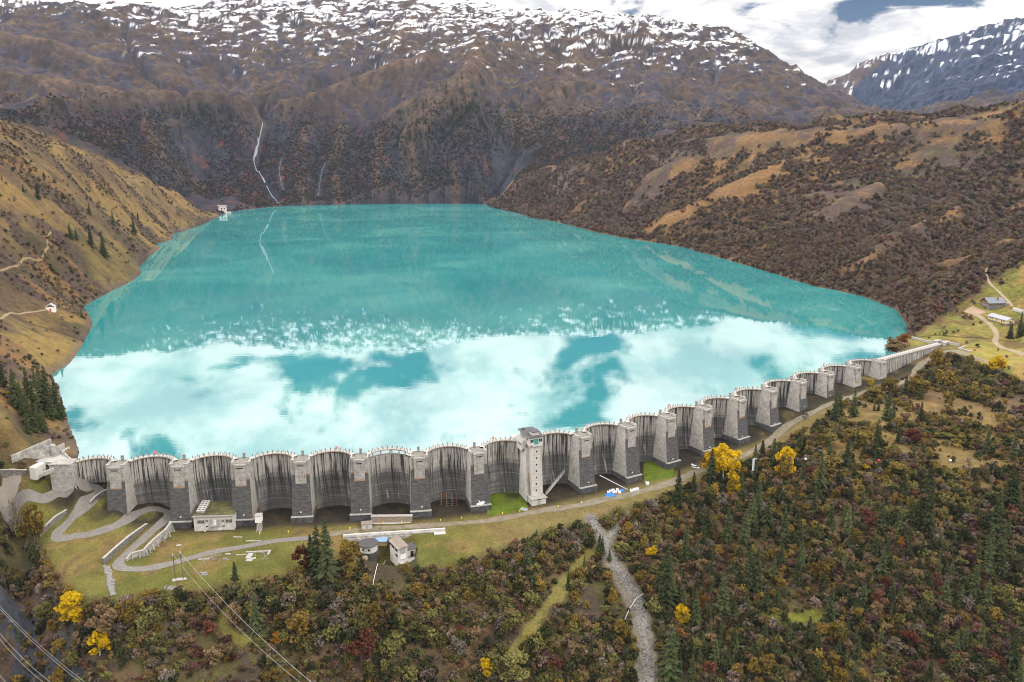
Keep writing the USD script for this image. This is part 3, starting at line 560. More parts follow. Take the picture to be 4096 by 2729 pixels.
# the vaults: long black drips from the crest, greyer and lime streaked below
vault_mat = MAT("vault_concrete", {
    "fu": ("attribute", {"attribute": "fu"}), "hz": ("attribute", {"attribute": "hz"}), "g": ("geometry", {}), "cv": ("combine_xyz", {}),
    "obj": ("attribute", {"attribute": "stain"}),
    "c1": ("vector_math", {"math_type": "multiply", "vector2": (1.15, 0.035, 7.0)}), "n1": ("noise_texture", {"scale": 1.0, "detail": 3.0, "roughness": 0.65}),
    "c2": ("vector_math", {"math_type": "multiply", "vector2": (0.55, 0.06, 3.0)}), "n2": ("noise_texture", {"scale": 1.0, "detail": 4.0, "roughness": 0.6, "distortion": 0.3}),
    "n3": ("noise_texture", {"scale": 0.35, "detail": 6.0, "roughness": 0.7}),
    "c4": ("vector_math", {"math_type": "multiply", "vector2": (0.05, 1.6, 1.0)}), "n4": ("noise_texture", {"scale": 1.0, "detail": 4.0, "roughness": 0.7}),
    "hn": ("math", {"math_type": "multiply_add", "value2": 9.0}),
    "up": ("map_range", {"range_type": "smoothstep", "from_min": -7.5, "from_max": -2.5, "clamp": True}),
    "pale": ("rgb_ramp", {"ramp": [(0.3, (0.20, 0.19, 0.17)), (0.7, (0.31, 0.295, 0.27))]}),
    "grey": ("rgb_ramp", {"ramp": [(0.3, (0.06, 0.059, 0.056)), (0.5, (0.10, 0.097, 0.092)), (0.72, (0.16, 0.154, 0.145))]}),
    "b0": ("mix_color", {}),
    "rg0": ("math", {"math_type": "multiply_add", "value2": 0.155, "value3": 1.62}), "rg1": ("math", {"math_type": "fraction"}), "rg2": ("map_range", {"from_min": 0.0, "from_max": 0.085, "to_min": 1.0, "to_max": 0.0, "clamp": True}), "rg3": ("math", {"math_type": "multiply"}), "rgl": ("map_range", {"from_min": -7.0, "from_max": -10.0, "clamp": True}), "rg4": ("math", {"math_type": "multiply"}), "b15": ("mix_color", {"b": (0.30, 0.30, 0.31)}),
    "w": ("map_range", {"range_type": "smoothstep", "from_min": 0.60, "from_max": 0.70, "clamp": True}), "wl": ("map_range", {"from_min": -12.0, "from_max": -18.0, "clamp": True}),
    "ww": ("math", {"math_type": "multiply"}), "b1": ("mix_color", {"b": (0.34, 0.34, 0.36)}),
    "dk": ("map_range", {"range_type": "smoothstep", "from_min": 0.485, "from_max": 0.55, "clamp": True}), "dl": ("map_range", {"from_min": -26.0, "from_max": -9.0, "to_min": 0.25, "to_max": 0.95, "clamp": True}),
    "dd": ("math", {"math_type": "multiply"}), "b2": ("mix_color", {"b": (0.022, 0.022, 0.023)}),
    "p": ("principled_bsdf", {"roughness": 0.9, "specular_ior_level": 0.2}),
}, [("fu.fac", "cv.x"), ("hz.fac", "cv.y"), ("obj.fac", "cv.z"), ("cv.vector", "c1.vector1"), ("c1.vector", "n1.vector"), ("cv.vector", "c2.vector1"), ("c2.vector", "n2.vector"),
    ("g.position", "n3.vector"), ("cv.vector", "c4.vector1"), ("c4.vector", "n4.vector"), ("n3.fac", "hn.value1"), ("hz.fac", "hn.value3"), ("hn.value", "up.value"),
    ("n4.fac", "pale.fac"), ("n4.fac", "grey.fac"), ("up.result", "b0.fac"), ("grey.color", "b0.a"), ("pale.color", "b0.b"), ("n2.fac", "w.value"), ("hz.fac", "wl.value"),
    ("w.result", "ww.value1"), ("wl.result", "ww.value2"), ("ww.value", "b1.fac"), ("b0.result", "b1.a"), ("n1.fac", "dk.value"), ("hz.fac", "dl.value"), ("dk.result", "dd.value1"), ("dl.result", "dd.value2"),
    ("dd.value", "b2.fac"), ("hz.fac", "rg0.value1"), ("rg0.value", "rg1.value1"), ("rg1.value", "rg2.value"), ("rg2.result", "rg3.value1"), ("n2.fac", "rg3.value2"), ("hz.fac", "rgl.value"), ("rgl.result", "rg4.value1"), ("rg3.value", "rg4.value2"), ("rg4.value", "b15.fac"), ("b1.result", "b15.a"), ("b15.result", "b2.a"), ("b2.result", "p.base_color")])
deck_mat = plain("deck_concrete", (0.34, 0.325, 0.30), var=0.3, scale=0.8)
trim_mat = plain("trim_concrete", (0.29, 0.28, 0.26), var=0.35, scale=1.1)
rusty_mat = plain("rusty_edge", (0.17, 0.11, 0.075), var=0.45, scale=0.9)
post_mat = plain("rail_post", (0.10, 0.075, 0.06), var=0.4)
dark_mat = plain("dark_opening", (0.012, 0.012, 0.014), var=0.2)
wetdark_mat = plain("wet_footing", (0.055, 0.055, 0.056), var=0.7, scale=0.5)
wire_mat = plain("galvanised_wire", (0.30, 0.31, 0.32), rough=0.5, var=0.1)

white_plate = plain("white_plate", (.62, .62, .60), var=.1)
# ------------------------------------------------------------------ the dam
DAMP = thing("dam", "long multiple arch concrete dam with stained buttresses and vaults holding back the lake", "dam")
def half(z): return 4.35 + 0.028 * max(0.0, 2.0 - z)
def front(z): return 3.0 + 0.15 * max(0.0, 2.0 - z)
def back(z): return -8.0 - vshift(z)
def vshift(z): return 0.08 * max(0.0, -8.0 - z)
CREST = 2.2
def stain_at(z, k):
    return float(np.interp(z, [-40, -6.4 - k, -5.0 - k, -3.2 - k, 3], [0.95, 0.9, 0.62, 0.12, 0.0]))
rngd = random.Random(5)
def buttress(i):
    fr = frame(BC[i], BT[i], BN[i]); zb = BASE_Z[i] - 2.5; pz = -9.8 + rngd.uniform(-1.3, .8)
    b = QM(); k = rngd.uniform(-1.0, 1.0); depth = min(1.0, (-BASE_Z[i] - 10) / 12)
    lv = [z for z in [CREST, -1.5, -2.8, -3.6, -4.4, -5.4, -7, -10, -14, -18, -22, -26, -30] if z > zb + 0.5] + [zb]
    for s in (-1, 1):                                      # side faces
        P, A = [], []
        for z in lv:
            ds = np.linspace(front(z), back(z), 4); P.append([fr((s * half(z), d, z)) for d in ds]); A.append([[d + i * 11.3, z, 0.10 + 0.34 * smooth(-z, 22, 32) + (0.12 if s > 0 else 0)] for d in ds])
        b.grid(P if s > 0 else [r[::-1] for r in P], A if s > 0 else [r[::-1] for r in A])
    P, A = [], []
    for z in lv:
        w = half(z); xs = [-w, -2.8, 2.8, w]; P.append([fr((x, front(z), z)) for x in xs]); A.append([[x + i * 7.7, z, (stain_at(z, k) if depth > .3 else .12) * (0.75 + .25 * depth)] for x in xs])
    b.grid(P, A)
    w = half(CREST); b.grid([[fr((-w, -7, CREST)), fr((w, -7, CREST))], [fr((-w, front(CREST), CREST)), fr((w, front(CREST), CREST))]], [[[0, CREST, 0]] * 2] * 2)
    pr = b.build(DAMP, "buttress", pier_mat)
    pn = QM(); d0, d1 = 2.0, 4.7                           # the pale panel hung on the front
    if BASE_Z[i] > -13: pz = max(pz, BASE_Z[i] - 1)
    for (x0, y0, x1, y1) in ((-2.8, d1, 2.8, d1), (2.8, d1, 2.8, d0), (-2.8, d0, -2.8, d1)):
        P, A = [], []
        for z, st in ((2.0, 0.0), (pz + 1.6, 0.05), (pz + .9, 0.36), (pz, 0.44)):
            P.append([fr((x0, y0, z)), fr((x1, y1, z))]); A.append([[x0 + y0 + i * 5, z * 1.0, st], [x1 + y1 + 3 + i * 5, z, st]])
        pn.grid(P, A)
    pn.grid([[fr((-2.8, d0, pz)), fr((2.8, d0, pz))], [fr((-2.8, d1, pz)), fr((2.8, d1, pz))]])
    pn.build(pr, "front_panel", pier_mat)
    cp_ = QM(); cp_.box(-3.05, 3.05, 2.9, 5.0, 2.0, 2.35, fr=fr); cp_.box(-3.05, 3.05, 4.75, 5.0, 2.352, 2.9, fr=fr)
    cp_.build(pr, "panel_cap", trim_mat)
    sl = QM(); sl.box(-1.7, 1.7, 4.6, 4.74, 0.45, 0.95, fr=fr)
    sl.build(pr, "slot", dark_mat)
    for s in (-1, 1):
        pa = QM(); a, c = sorted((s * 4.5, s * 3.95))
        pa.box(a, c, -1.6, 3.15, CREST + .003, CREST + 1.15, fr=fr); a2, c2 = sorted((s * 3.947, s * 2.7)); pa.box(a2, c2, 2.6, 3.15, CREST + .003, CREST + 1.15, fr=fr)
        pa.box(min(s * 4.65, s * 3.8), max(s * 4.65, s * 3.8), -1.7, 3.3, CREST + 1.152, CREST + 1.32, fr=fr); pa.box(min(s * 3.797, s * 2.6), max(s * 3.797, s * 2.6), 2.5, 3.3, CREST + 1.152, CREST + 1.32, fr=fr)
        pa.build(pr, "parapet", trim_mat)
    if BASE_Z[i] < -13 and i > 0:
        mz = BASE_Z[i] * .72 - 3; yf = front(mz) + .004; mk = QM(); mk.box(-.3 + .7 * (i % 3 - 1), .3 + .7 * (i % 3 - 1), yf - .1, yf + .12, mz, mz + .6, fr=fr); mk.build(pr, "marker_plate", L + "trim_concrete" if False else white_plate)
    if i == 6:
        yf = front(-25.5) + .03; rp = np.array([[-2.4,-25.6],[-1.9,-24.9],[-.8,-24.6],[.6,-24.2],[2.0,-24.1],[2.4,-24.9],[1.7,-25.6],[.4,-25.9],[-1.0,-25.9]]); v_ = np.array([fr((a, front(b) + e, b)) for e in (-.05, .06) for a, b in rp]); part(pr, "repair_patch", trimesh.convex.convex_hull(v_), white_plate)
    ki = QM(); ki.box(-0.65, 0.65, -6.6, -5.5, CREST + .3, CREST + 2.6, fr=fr); ki.box(-0.8, 0.8, -6.75, -5.35, CREST + 2.602, CREST + 2.8, fr=fr)
    ki.build(pr, "kiosk", plain("kiosk_render", (0.20, 0.185, 0.17)) if i == 0 else L + "kiosk_render")
    if BASE_Z[i] < -20:                                   # the wet footing
        ft = QM(); z1 = BASE_Z[i] + 3.4; wz = half(z1) + .45
        ft.box(-wz, wz, -16, front(z1) + 1.3, zb, z1, fr=fr); ft.build(pr, "footing", wetdark_mat)
        lg = QM(); lg.box(-wz - .1, wz + .1, front(z1) - .6, front(z1) + 1.45, z1 + .003, z1 + .30, fr=fr); lg.build(pr, "ledge", trim_mat)
    return pr
for i in range(18):
    if i != 7: buttress(i)

posts_made = [0]
def rail(parent, pts, z, name, wire_z, singles):
    ws = []
    boxes = []
    for p in pts:
        m = boxm(-.13, .13, -.13, .13, 0, 1.2); m.apply_translation((p[0], p[1], z)); 
        if singles and posts_made[0] < 300: part(parent, "post", m, post_mat); posts_made[0] += 1
        else: boxes.append(m)
    if boxes: tag(part(parent, "far_posts", cat_(*boxes), post_mat), kind="stuff")
    for dz in (0.55, 1.1):
        ws += [bar((*a[:2], z + dz), (*b[:2], z + dz), 0.07) for a, b in zip(pts[:-1], pts[1:])]
    part(parent, "rail", cat_(*ws), wire_mat)
def vault(A, E, up, zbase, idx, spill=False):
    c = np.linalg.norm(E - A); sag = 0.32 * c; n = 29; b = QM()
    lv = [z for z in np.linspace(CREST if not spill else -0.6, -30, 16) if z > zbase - 1.5] + [zbase - 2.5]
    for side, off in ((0, 0.0), (1, 1.5)):
        P, Aa = [], []
        for z in lv:
            sg_ = c * float(np.interp(-z, [0, 8, 20, 30], [.32, .32, .27, .19])); pts, ln = arc_points(A, E, up, sg_, n, off); pts = pts + up * vshift(z)
            P.append(np.column_stack([pts, np.full(n, z)])); Aa.append(np.column_stack([np.linspace(0, ln, n) + idx * 40, np.full(n, z), np.full(n, idx * 0.6180 % 1)]))
        if side: P = [r[::-1] for r in P]; Aa = [r[::-1] for r in Aa]
        b.grid(P, Aa)
    top = lv[0]; p0, _ = arc_points(A, E, up, sag, n, 0); p1, _ = arc_points(A, E, up, sag, n, 1.5)
    b.grid([np.column_stack([p1, np.full(n, top)]), np.column_stack([p0, np.full(n, top)])])
    v = b.build(DAMP, "vault", vault_mat, smooth=False)
    w = QM()                                              # the crest walkway, a slab with an edge beam
    lo, _ = arc_points(A, E, up, sag, n, -0.75); hi, _ = arc_points(A, E, up, sag, n, 1.7)
    z0, z1 = CREST + .003, CREST + .55
    w.grid([np.column_stack([hi, np.full(n, z1)]), np.column_stack([lo, np.full(n, z1)])]); w.grid([np.column_stack([lo, np.full(n, z1)]), np.column_stack([lo, np.full(n, z0 + .18)])])
    w.grid([np.column_stack([hi, np.full(n, z0)]), np.column_stack([hi, np.full(n, z1)])])
    wk = w.build(v, "walkway", deck_mat)
    e = QM(); e.grid([np.column_stack([lo, np.full(n, z0 + .18)]), np.column_stack([lo, np.full(n, z0 - .12)])]); e.grid([np.column_stack([lo, np.full(n, z0 - .12)]), np.column_stack([p0 + up * .02, np.full(n, z0 - .12)])])
    e.build(v, "walkway_edge", rusty_mat)
    if spill:
        for s in (0.17, 0.34, 0.5, 0.55, 0.68, 0.84):
            p = p0[int(s * (n - 1))] + up * .5; part(v, "overflow_pillar", cat_(boxm(-.25, .25, -.9, .3, 0, 2.85)).apply_translation((p[0], p[1], -0.62)), trim_mat)
    np_ = 12
    dn_, _ = arc_points(A, E, up, sag, np_, -0.55); us_, _ = arc_points(A, E, up, sag, np_, 1.45)
    rail(v, dn_[1:-1], z1, "rail", 0, True); rail(v, us_[1:-1], z1, "rail", 0, idx < 12)
    return v
for i in range(17):
    up_ = -(BN[i] + BN[i + 1]); up_ /= np.linalg.norm(up_)
    vault(side_pt(i, 1), side_pt(i + 1, -1), up_, (BASE_Z[i] + BASE_Z[i + 1]) / 2, i + 1, spill=(i == 4))
A0 = DAM_START + [1.5, 1.0]; vault(A0, side_pt(0, -1), np.array([0.05, 1.0]) / math.hypot(.05, 1), -9, 0)
# straight gravity wall at the right end
t17 = (DAM_END - BC[17]); L17 = np.linalg.norm(t17); t17 /= L17; n17 = np.array([t17[1], -t17[0]])
fr17 = frame(BC[17] - n17 * 2.0, t17, n17); gw_ = QM(); ns = 24
xs = np.linspace(4.2, L17, ns)
zb17 = np.interp(xs / L17, [0, .15, .4, .7, 1], [-13, -11, -8.5, -5, -1.5])
gw_.grid([[fr17((x, 2.2, CREST)) for x in xs], [fr17((x, 2.2 + .12 * (CREST - z), z)) for x, z in zip(xs, zb17)]], [[[x, CREST, .3] for x in xs], [[x, z, .3] for x, z in zip(xs, zb17)]])
gw_.grid([[fr17((x, -2.2, CREST)) for x in xs[::-1]], [fr17((x, -2.2, -8)) for x in xs[::-1]]], [[[x, CREST, .3] for x in xs], [[x, -8, .3] for x in xs]])
gw_.grid([[fr17((x, -2.2, CREST)) for x in xs], [fr17((x, 2.2, CREST)) for x in xs]])
gwall = gw_.build(DAMP, "straight_wall", vault_mat)
dk = QM(); dk.box(3.5, L17, -2.7, 2.7, CREST + .003, CREST + .5, fr=fr17); dk.build(gwall, "walkway", deck_mat)
de = QM(); de.box(4.6, L17, 2.45, 2.62, CREST - .3, CREST - .002, fr=fr17); de.build(gwall, "walkway_edge", rusty_mat)
for d_, sg_ in ((2.4, True), (-2.4, True)):
    rail(gwall, np.array([fr17((x, d_, 0))[:2] for x in np.linspace(6, L17 - 3, 30)]), CREST + .5, "rail", 0, sg_)
# end blocks
ab = QM(); fa = frame(DAM_START, BT[0], BN[0]); ab.box(-9.0, 1.8, -4.5, 4.2, -12, 3.2, stain=.12, fr=fa); ab.box(-9.3, 2.0, 3.7, 4.6, 3.203, 3.6, fr=fa); ab.build(DAMP, "abutment", pier_mat)
for d_ in (-3.6, 3.6):
    eb = QM(); eb.box(L17 - 1.5, L17 + 6.5, d_ - 1.4, d_ + 1.4, -2.5, CREST + 1.9, fr=fr17); eb.box(L17 - 1.8, L17 + 6.8, d_ - 1.7, d_ + 1.7, CREST + 1.903, CREST + 2.2, fr=fr17); eb.build(DAMP, "end_block", trim_mat)
# ------------------------------------------------------------------ roads and tracks
def conv(x0, y0, k): return lambda x, y: ((x0 + x * k) / Q, (y0 + y * k) / Q)
z1, z2, z3, z4, z5, z6, z7, z8 = conv(0,1700,.3189), conv(600,1780,.2551), conv(1400,1700,.2551), conv(1950,1660,.2551), conv(2500,1500,.2551), conv(3000,1300,.3398), conv(1200,2050,.2974), conv(3600,1000,.319)
zl, zm, zh, zs, zr = conv(0,1700,.6564), conv(1300,1600,.7202), conv(0,500,.3826), conv(0,900,.5947), conv(2600,1700,.3507)
ze, zb_, zc = conv(3300,1700,.3508), conv(2600,2200,.34), conv(3300,2200,.338)
def G(p): return ground(*p)
def spline(P, step=1.0):
    P = np.asarray(P, float); d = np.r_[0, np.cumsum(np.linalg.norm(np.diff(P, axis=0), axis=1))]
    from scipy.interpolate import PchipInterpolator
    t = np.arange(0, d[-1], step); 
    return np.stack([PchipInterpolator(d, P[:, k])(t) for k in range(P.shape[1])], 1)
ROADS = []
def ribbon(name, px, width, mat, lift=0.16, kind="structure", label=None, cat=None, wob=0.0, seed=1, step=1.2, parent=None, group=None):
    P = spline(np.array([G(p)[:2] for p in px]), step); 
    for _ in range(3): P[1:-1] = P[:-2] * .25 + P[1:-1] * .5 + P[2:] * .25
    T = np.gradient(P, axis=0); T /= np.linalg.norm(T, axis=1, keepdims=True) + 1e-9; N = np.stack([T[:, 1], -T[:, 0]], 1)
    rr = np.random.default_rng(seed); w = width / 2 * (1 + wob * gaussian_filter(rr.standard_normal(len(P)) * 2.2, 2))
    cols = []
    for s in np.linspace(-1, 1, 7):
        xy = P + N * (s * w)[:, None]; cols.append(np.column_stack([xy, gz(xy[:, 0], xy[:, 1]) + lift * (1 - .3 * s * s)]))
    M = np.stack(cols, 1); h, c = M.shape[:2]; i = np.arange(h * c).reshape(h, c)
    a, b, cc, d = i[:-1, :-1].ravel(), i[:-1, 1:].ravel(), i[1:, 1:].ravel(), i[1:, :-1].ravel()
    f = np.vstack([np.stack([a, cc, b], 1), np.stack([a, d, cc], 1)])
    nrm = np.cross(M[1, 0] - M[0, 0], M[0, 1] - M[0, 0])[2]
    if nrm < 0: f = f
    m = usdkit.mesh(stage, free_path("/World" if parent is None else str(parent.GetPath()), name), (M.reshape(-1, 3), f), mat, smooth=True)
    if parent is None: tag(m, label, cat, group, kind)
    ROADS.append((P, width / 2)); return m.GetPrim()
gravel = plain("gravel", lin(106,102,97), var=0.3, scale=0.7); tanroad = plain("dry_track", lin(134,120,96), var=0.25, scale=0.7); dirt = plain("dirt_track", lin(120,106,78), var=0.35, scale=0.5)
foam = plain("falling_water", (0.26, 0.28, 0.31), rough=0.4, var=0.2, scale=0.1)
ribbon("access_road", [z1(0,1075), z1(200,1010), z1(500,930), z1(750,840), z1(900,780), z1(1050,755), z1(1180,760), z1(1255,800), z1(1235,870), z1(1130,960), z1(1000,1060), z1(900,1170), z1(800,1280), z1(710,1370), z1(690,1420), z1(800,1425), z1(1000,1390), z1(1200,1350), z1(1400,1290), z1(1560,1210), z1(1700,1120), z1(1850,1065), z1(2000,1060), z1(2110,1095), z1(2110,1160), z1(2020,1240), z1(1930,1310), z1(1800,1430), z1(1650,1560), zl(790,770), zl(730,825), zl(720,858), zl(760,878), zl(850,880), zl(1000,855), zl(1150,815), zl(1300,775), zl(1500,740), zl(1700,705), zl(1900,690)], 4.8, gravel, wob=.12)
ribbon("upper_access_road", [z1(-60,960), z1(0,915), z1(140,800), z1(220,720), z1(225,685), z1(150,672), z1(0,690)], 5.5, plain("worn_concrete_road", lin(124,117,108), var=.2), wob=.05)
ribbon("dam_foot_road", [zl(1900,690), zm(40,745), zm(300,725), zm(600,697), zm(900,672), zm(1200,615), zm(1400,588), zm(1600,545), zm(1850,482), q2 if False else (1545,1108), (1600,1085), (1690,1055), (1760,1020), z6(450,1180), z6(560,1120), z6(700,1050), z6(900,950), z6(1080,890), z6(1250,830), z6(1450,770), z6(1640,725), z6(1780,680), z6(1890,640), z6(1960,540), z6(2050,440), z8(330,1400), z8(480,1300), z8(620,1268), z8(760,1285), z8(900,1340), z8(1100,1400), z8(1320,1450)], 5.0, plain("foot_road_gravel", lin(112,104,88), var=.4, scale=.35), wob=.18, seed=3)
for k, off in enumerate((-1.3, 1.3)):
    pass
ribbon("house_drive", [z8(870,750), z8(1000,835), z8(1120,925), z8(1190,1010), z8(1210,1090), z8(1195,1160), z8(1250,1212), z8(1400,1260), z8(1570,1325)], 4.2, tanroad, wob=.08)
ribbon("house_yard", [z8(850,738), z8(940,770), z8(1040,800)], 11, plain("yard_earth", lin(142,120,100), var=.15), wob=.25)
ribbon("hill_trail", [z8(1410,712), z8(1330,622), z8(1240,530), z8(1130,420), z8(1092,330), z8(1085,220), z8(1170,130), z8(1260,40)], 2.4, tanroad, lift=.25, wob=.2)
ribbon("hut_path", [zs(-40,640), zs(0,630), zs(120,600), zs(310,575)], 1.8, L + "dirt_track", lift=.25, wob=.15)
ribbon("hillside_path", [zh(0,1530), zh(150,1480), zh(330,1400), zh(450,1370), zh(500,1290), zh(490,1210), zh(540,1120)], 1.7, plain("faint_path", lin(112,94,62)), lift=.25, wob=.3)
# scree runs
scree_mat = plain("scree_gravel", lin(88,83,74), var=.6, scale=.55)
ribbon("scree_gully", [zm(1480,660), zm(1530,760), zm(1600,900), zm(1690,1040), zm(1750,1180), zm(1770,1300), zm(1790,1420), zm(1800,1620)], 5.4, scree_mat, wob=.35, seed=7)
ribbon("scree_track", [zm(1690,635), zm(1620,720), zm(1560,790), zm(1590,860)], 3.6, scree_mat, lift=.2, wob=.2, seed=8)
# the waterfall and two thin streams on the far slope
wf = thing("waterfall", "white waterfall streaking down the dark slope to the far shore of the lake", "waterfall")
ribbon("upper_fall", [(604,282), (600,300), (594,322), (596,335)], 1.1, foam, lift=1.2, parent=wf, wob=.3, step=6)
ribbon("main_fall", [(594,318), (590,345), (583,372), (592,395), (605,412), (610,424)], 3.2, foam, lift=1.5, parent=wf, wob=.4, step=5, seed=4)
ribbon("lower_run", [(612,428), (622,446), (634,460), (644,468)], 1.3, foam, lift=1.2, parent=wf, wob=.4, step=5)
ribbon("thin_stream", [(648,365), (642,390), (644,410), (652,440)], .6, foam, lift=1.0, label="thin white stream just right of the waterfall on the far slope", cat="stream", kind=None, step=6)
ribbon("thin_stream", [(748,375), (738,400), (734,430), (732,450)], .6, foam, lift=1.0, label="faint stream on the far slope, further right from the waterfall", cat="stream", kind=None, step=6)

# ------------------------------------------------------------------ walls
stone_mat = MAT("masonry_stone", {"g": ("geometry", {}), "n": ("noise_texture", {"scale": .8, "detail": 5.0}), "v": ("voronoi_texture", {"scale": 1.6}), "r": ("rgb_ramp", {"ramp": [(0.0, (.20,.187,.17)), (.5, (.14,.133,.122)), (1.0, (.05,.048,.044))]}),
    "r2": ("rgb_ramp", {"ramp": [(0.3, (.5,.5,.5)), (.7, (1.15,1.12,1.08))]}), "m": ("mix_color", {"blend_type": "multiply", "fac": 1.0, "use_clamp_result": False}), "p": ("principled_bsdf", {"roughness": .95})},
    [("g.position", "n.vector"), ("g.position", "v.vector"), ("v.distance", "r.fac"), ("n.fac", "r2.fac"), ("r.color", "m.a"), ("r2.color", "m.b"), ("m.result", "p.base_color")])
paleconc = plain("weathered_concrete", (0.25, 0.24, 0.22), var=0.6, scale=0.5)
def wall_mesh(P, h, t, z0=None, z1=None, sink=1.5):
    """A wall along ground points P (n,3): top follows the ground plus h."""
    P = np.asarray(P, float); T = np.gradient(P[:, :2], axis=0); T /= np.linalg.norm(T, axis=1, keepdims=True); N = np.stack([T[:, 1], -T[:, 0]], 1)
    h = np.broadcast_to(h, (len(P),)); g = P[:, 2]; top = g + h if z1 is None else np.broadcast_to(z1, g.shape); bot = g - sink if z0 is None else np.broadcast_to(z0, g.shape)
    a, b = P[:, :2] + N * t / 2, P[:, :2] - N * t / 2
    ring = np.stack([np.column_stack([a, bot]), np.column_stack([a, top]), np.column_stack([b, top]), np.column_stack([b, bot])], 1); n = len(P); v = ring.reshape(-1, 3); f = []
    for i in range(n - 1):
        for k in range(4):
            p, q_, r, s = i * 4 + k, i * 4 + (k + 1) % 4, (i + 1) * 4 + (k + 1) % 4, (i + 1) * 4 + k
            f += [[p, q_, r], [p, r, s]]
    f += [[0, 2, 1], [0, 3, 2]]; e = (n - 1) * 4; f += [[e, e + 1, e + 2], [e, e + 2, e + 3]]
    m = trimesh.Trimesh(v, f, process=False); trimesh.repair.fix_normals(m); return m
def wall(name, label, cat, px, h, t, mat, capmat=None, sink=1.5, group=None, cap_h=.25):
    P = np.array([G(p) for p in px]); th = thing(name, label, cat, P[0], group=group); o = P[0]
    part(th, "wall_body", wall_mesh(P - o, h, t, sink=sink), mat)
    if capmat is not None:
        hh = np.broadcast_to(h, (len(P),)); C_ = P - o; C_ = np.column_stack([C_[:, :2], C_[:, 2] + hh]); part(th, "coping", wall_mesh(C_, cap_h, t + .3, z0=C_[:, 2] + .004), capmat)
    return th
wall("retaining_wall", "dark stone retaining wall at the left edge behind the upper road", "wall", [z1(-60,640), z1(0,640), z1(130,630), z1(340,612)], [3.2,3.2,3.0,2.0], .8, stone_mat, trim_mat)
wall("retaining_wall", "grey retaining wall between the leftmost buttress and the hairpin road", "wall", [z1(1125,985), z1(1200,945), z1(1290,900), z1(1365,870)], [.6,2.2,2.8,3.0], .8, stone_mat, trim_mat)
wall("retaining_wall", "brown stone retaining wall left of the middle hairpin, above the outer bend", "wall", [z1(500,1400), z1(560,1350), z1(700,1220), z1(840,1090)], [2.6,3.0,3.0,1.2], .8, stone_mat, trim_mat)
wall("retaining_wall", "long stone retaining wall falling beside the lowest road bend", "wall", [zl(632,850), zl(700,790), zl(790,710), zl(895,612)], [3.0,3.2,3.0,1.0], .9, stone_mat, trim_mat)
# counterfort wall
P = np.array([G(zl(*p)) for p in ((1050,640), (1010,690), (945,740), (905,775), (878,800), (800,812), (772,830))])
cw = thing("counterfort_wall", "pale retaining wall with sloping counterforts holding up the road beside the second buttress", "wall", P[0]); o = P[0]
part(cw, "wall_body", wall_mesh(P - o, [4.6,4.4,4.0,3.6,3.2,2.4,.9], .7), paleconc)
Pc = P - o; part(cw, "coping", wall_mesh(np.column_stack([Pc[:, :2], Pc[:, 2] + [4.604,4.404,4.004,3.604,3.204,2.404,.904]]), .3, 1.1, z0=Pc[:, 2] + [4.604,4.404,4.004,3.604,3.204,2.404,.904]), trim_mat)
for s in np.linspace(.03, .98, 9):
    ii = s * (len(P) - 2); k = int(ii); f_ = ii - k; p = Pc[k] * (1 - f_) + Pc[k + 1] * f_; d = Pc[k + 1] - Pc[k]; d = d[:2] / np.linalg.norm(d[:2]); nn = np.array([d[1], -d[0]]); nn = nn if nn @ np.array([.6, -.8]) > 0 else -nn
    hh = np.interp(ii, range(7), [4.4,4.2,3.8,3.4,3.0,2.2,.8]); tri = np.array([[*(p[:2] + nn * .36), p[2] - 1], [*(p[:2] + nn * .36), p[2] + hh], [*(p[:2] + nn * 2.0), p[2] - 1]])
    th_ = np.array([*d, 0]) * .3; v = np.vstack([tri - th_, tri + th_]); part(cw, "counterfort", trimesh.convex.convex_hull(v), paleconc)
# meadow walls at the right end of the dam
for nm, lb, pts, hh in (("parapet_wall", "long low white wall at the right end of the dam, on the lake side", (z8(140,1110), z8(280,1145), z8(410,1175)), 1.6), ("parapet_wall", "short low wall directly behind the dam's right end block", (z8(445,1150), z8(530,1165)), 1.4),
        ("parapet_wall", "low white wall stepping away into the meadow from the right end block", (z8(525,1160), z8(660,1190), z8(740,1200)), 1.6), ("parapet_wall", "L shaped white kerb wall lying in the meadow right of the dam", (z8(820,1215), z8(738,1245), z8(890,1285)), .9)):
    wall(nm, lb, "wall", pts, hh, .9, trim_mat, deck_mat)

# ------------------------------------------------------------------ buildings
glass_mat = plain("window_glass", (0.02, 0.024, 0.03), rough=0.12, spec=0.6, var=0.1)
white_mat = plain("white_render", (0.40, 0.385, 0.355), var=0.22, scale=0.7); cream_mat = plain("cream_render", (0.48, 0.40, 0.235), var=0.12); woodb = plain("brown_timber", (0.16, 0.085, 0.045), var=.35)
slate = plain("slate_roof", (0.13, 0.145, 0.17), var=.2, rough=.55); darkroof = plain("dark_roof", (0.06, 0.058, 0.062), var=.25, rough=.6); tinroof = plain("grey_metal_roof", (0.26, 0.27, 0.30), var=.12, rough=.45)
moss = plain("moss_roof", (0.075, 0.07, 0.025), var=.6, scale=.35); brownroof = plain("brown_roof", (0.20, 0.17, 0.14), var=.3); red_mat = plain("red_paint", (0.50, 0.02, 0.02), var=.1); greenp = plain("green_paint", (0.02, 0.20, 0.15), var=.15); bluep = plain("blue_sheet", (0.16, 0.26, 0.46), var=.15); greydoor = plain("grey_door", (0.24, 0.245, 0.24), var=.15)
yellow_mat = plain("yellow_paint", (0.75, 0.52, 0.02), var=.1); whitep = plain("white_paint", (0.56, 0.56, 0.55), var=.08); steel = plain("steel", (0.42, 0.44, 0.47), rough=.4, var=.2)
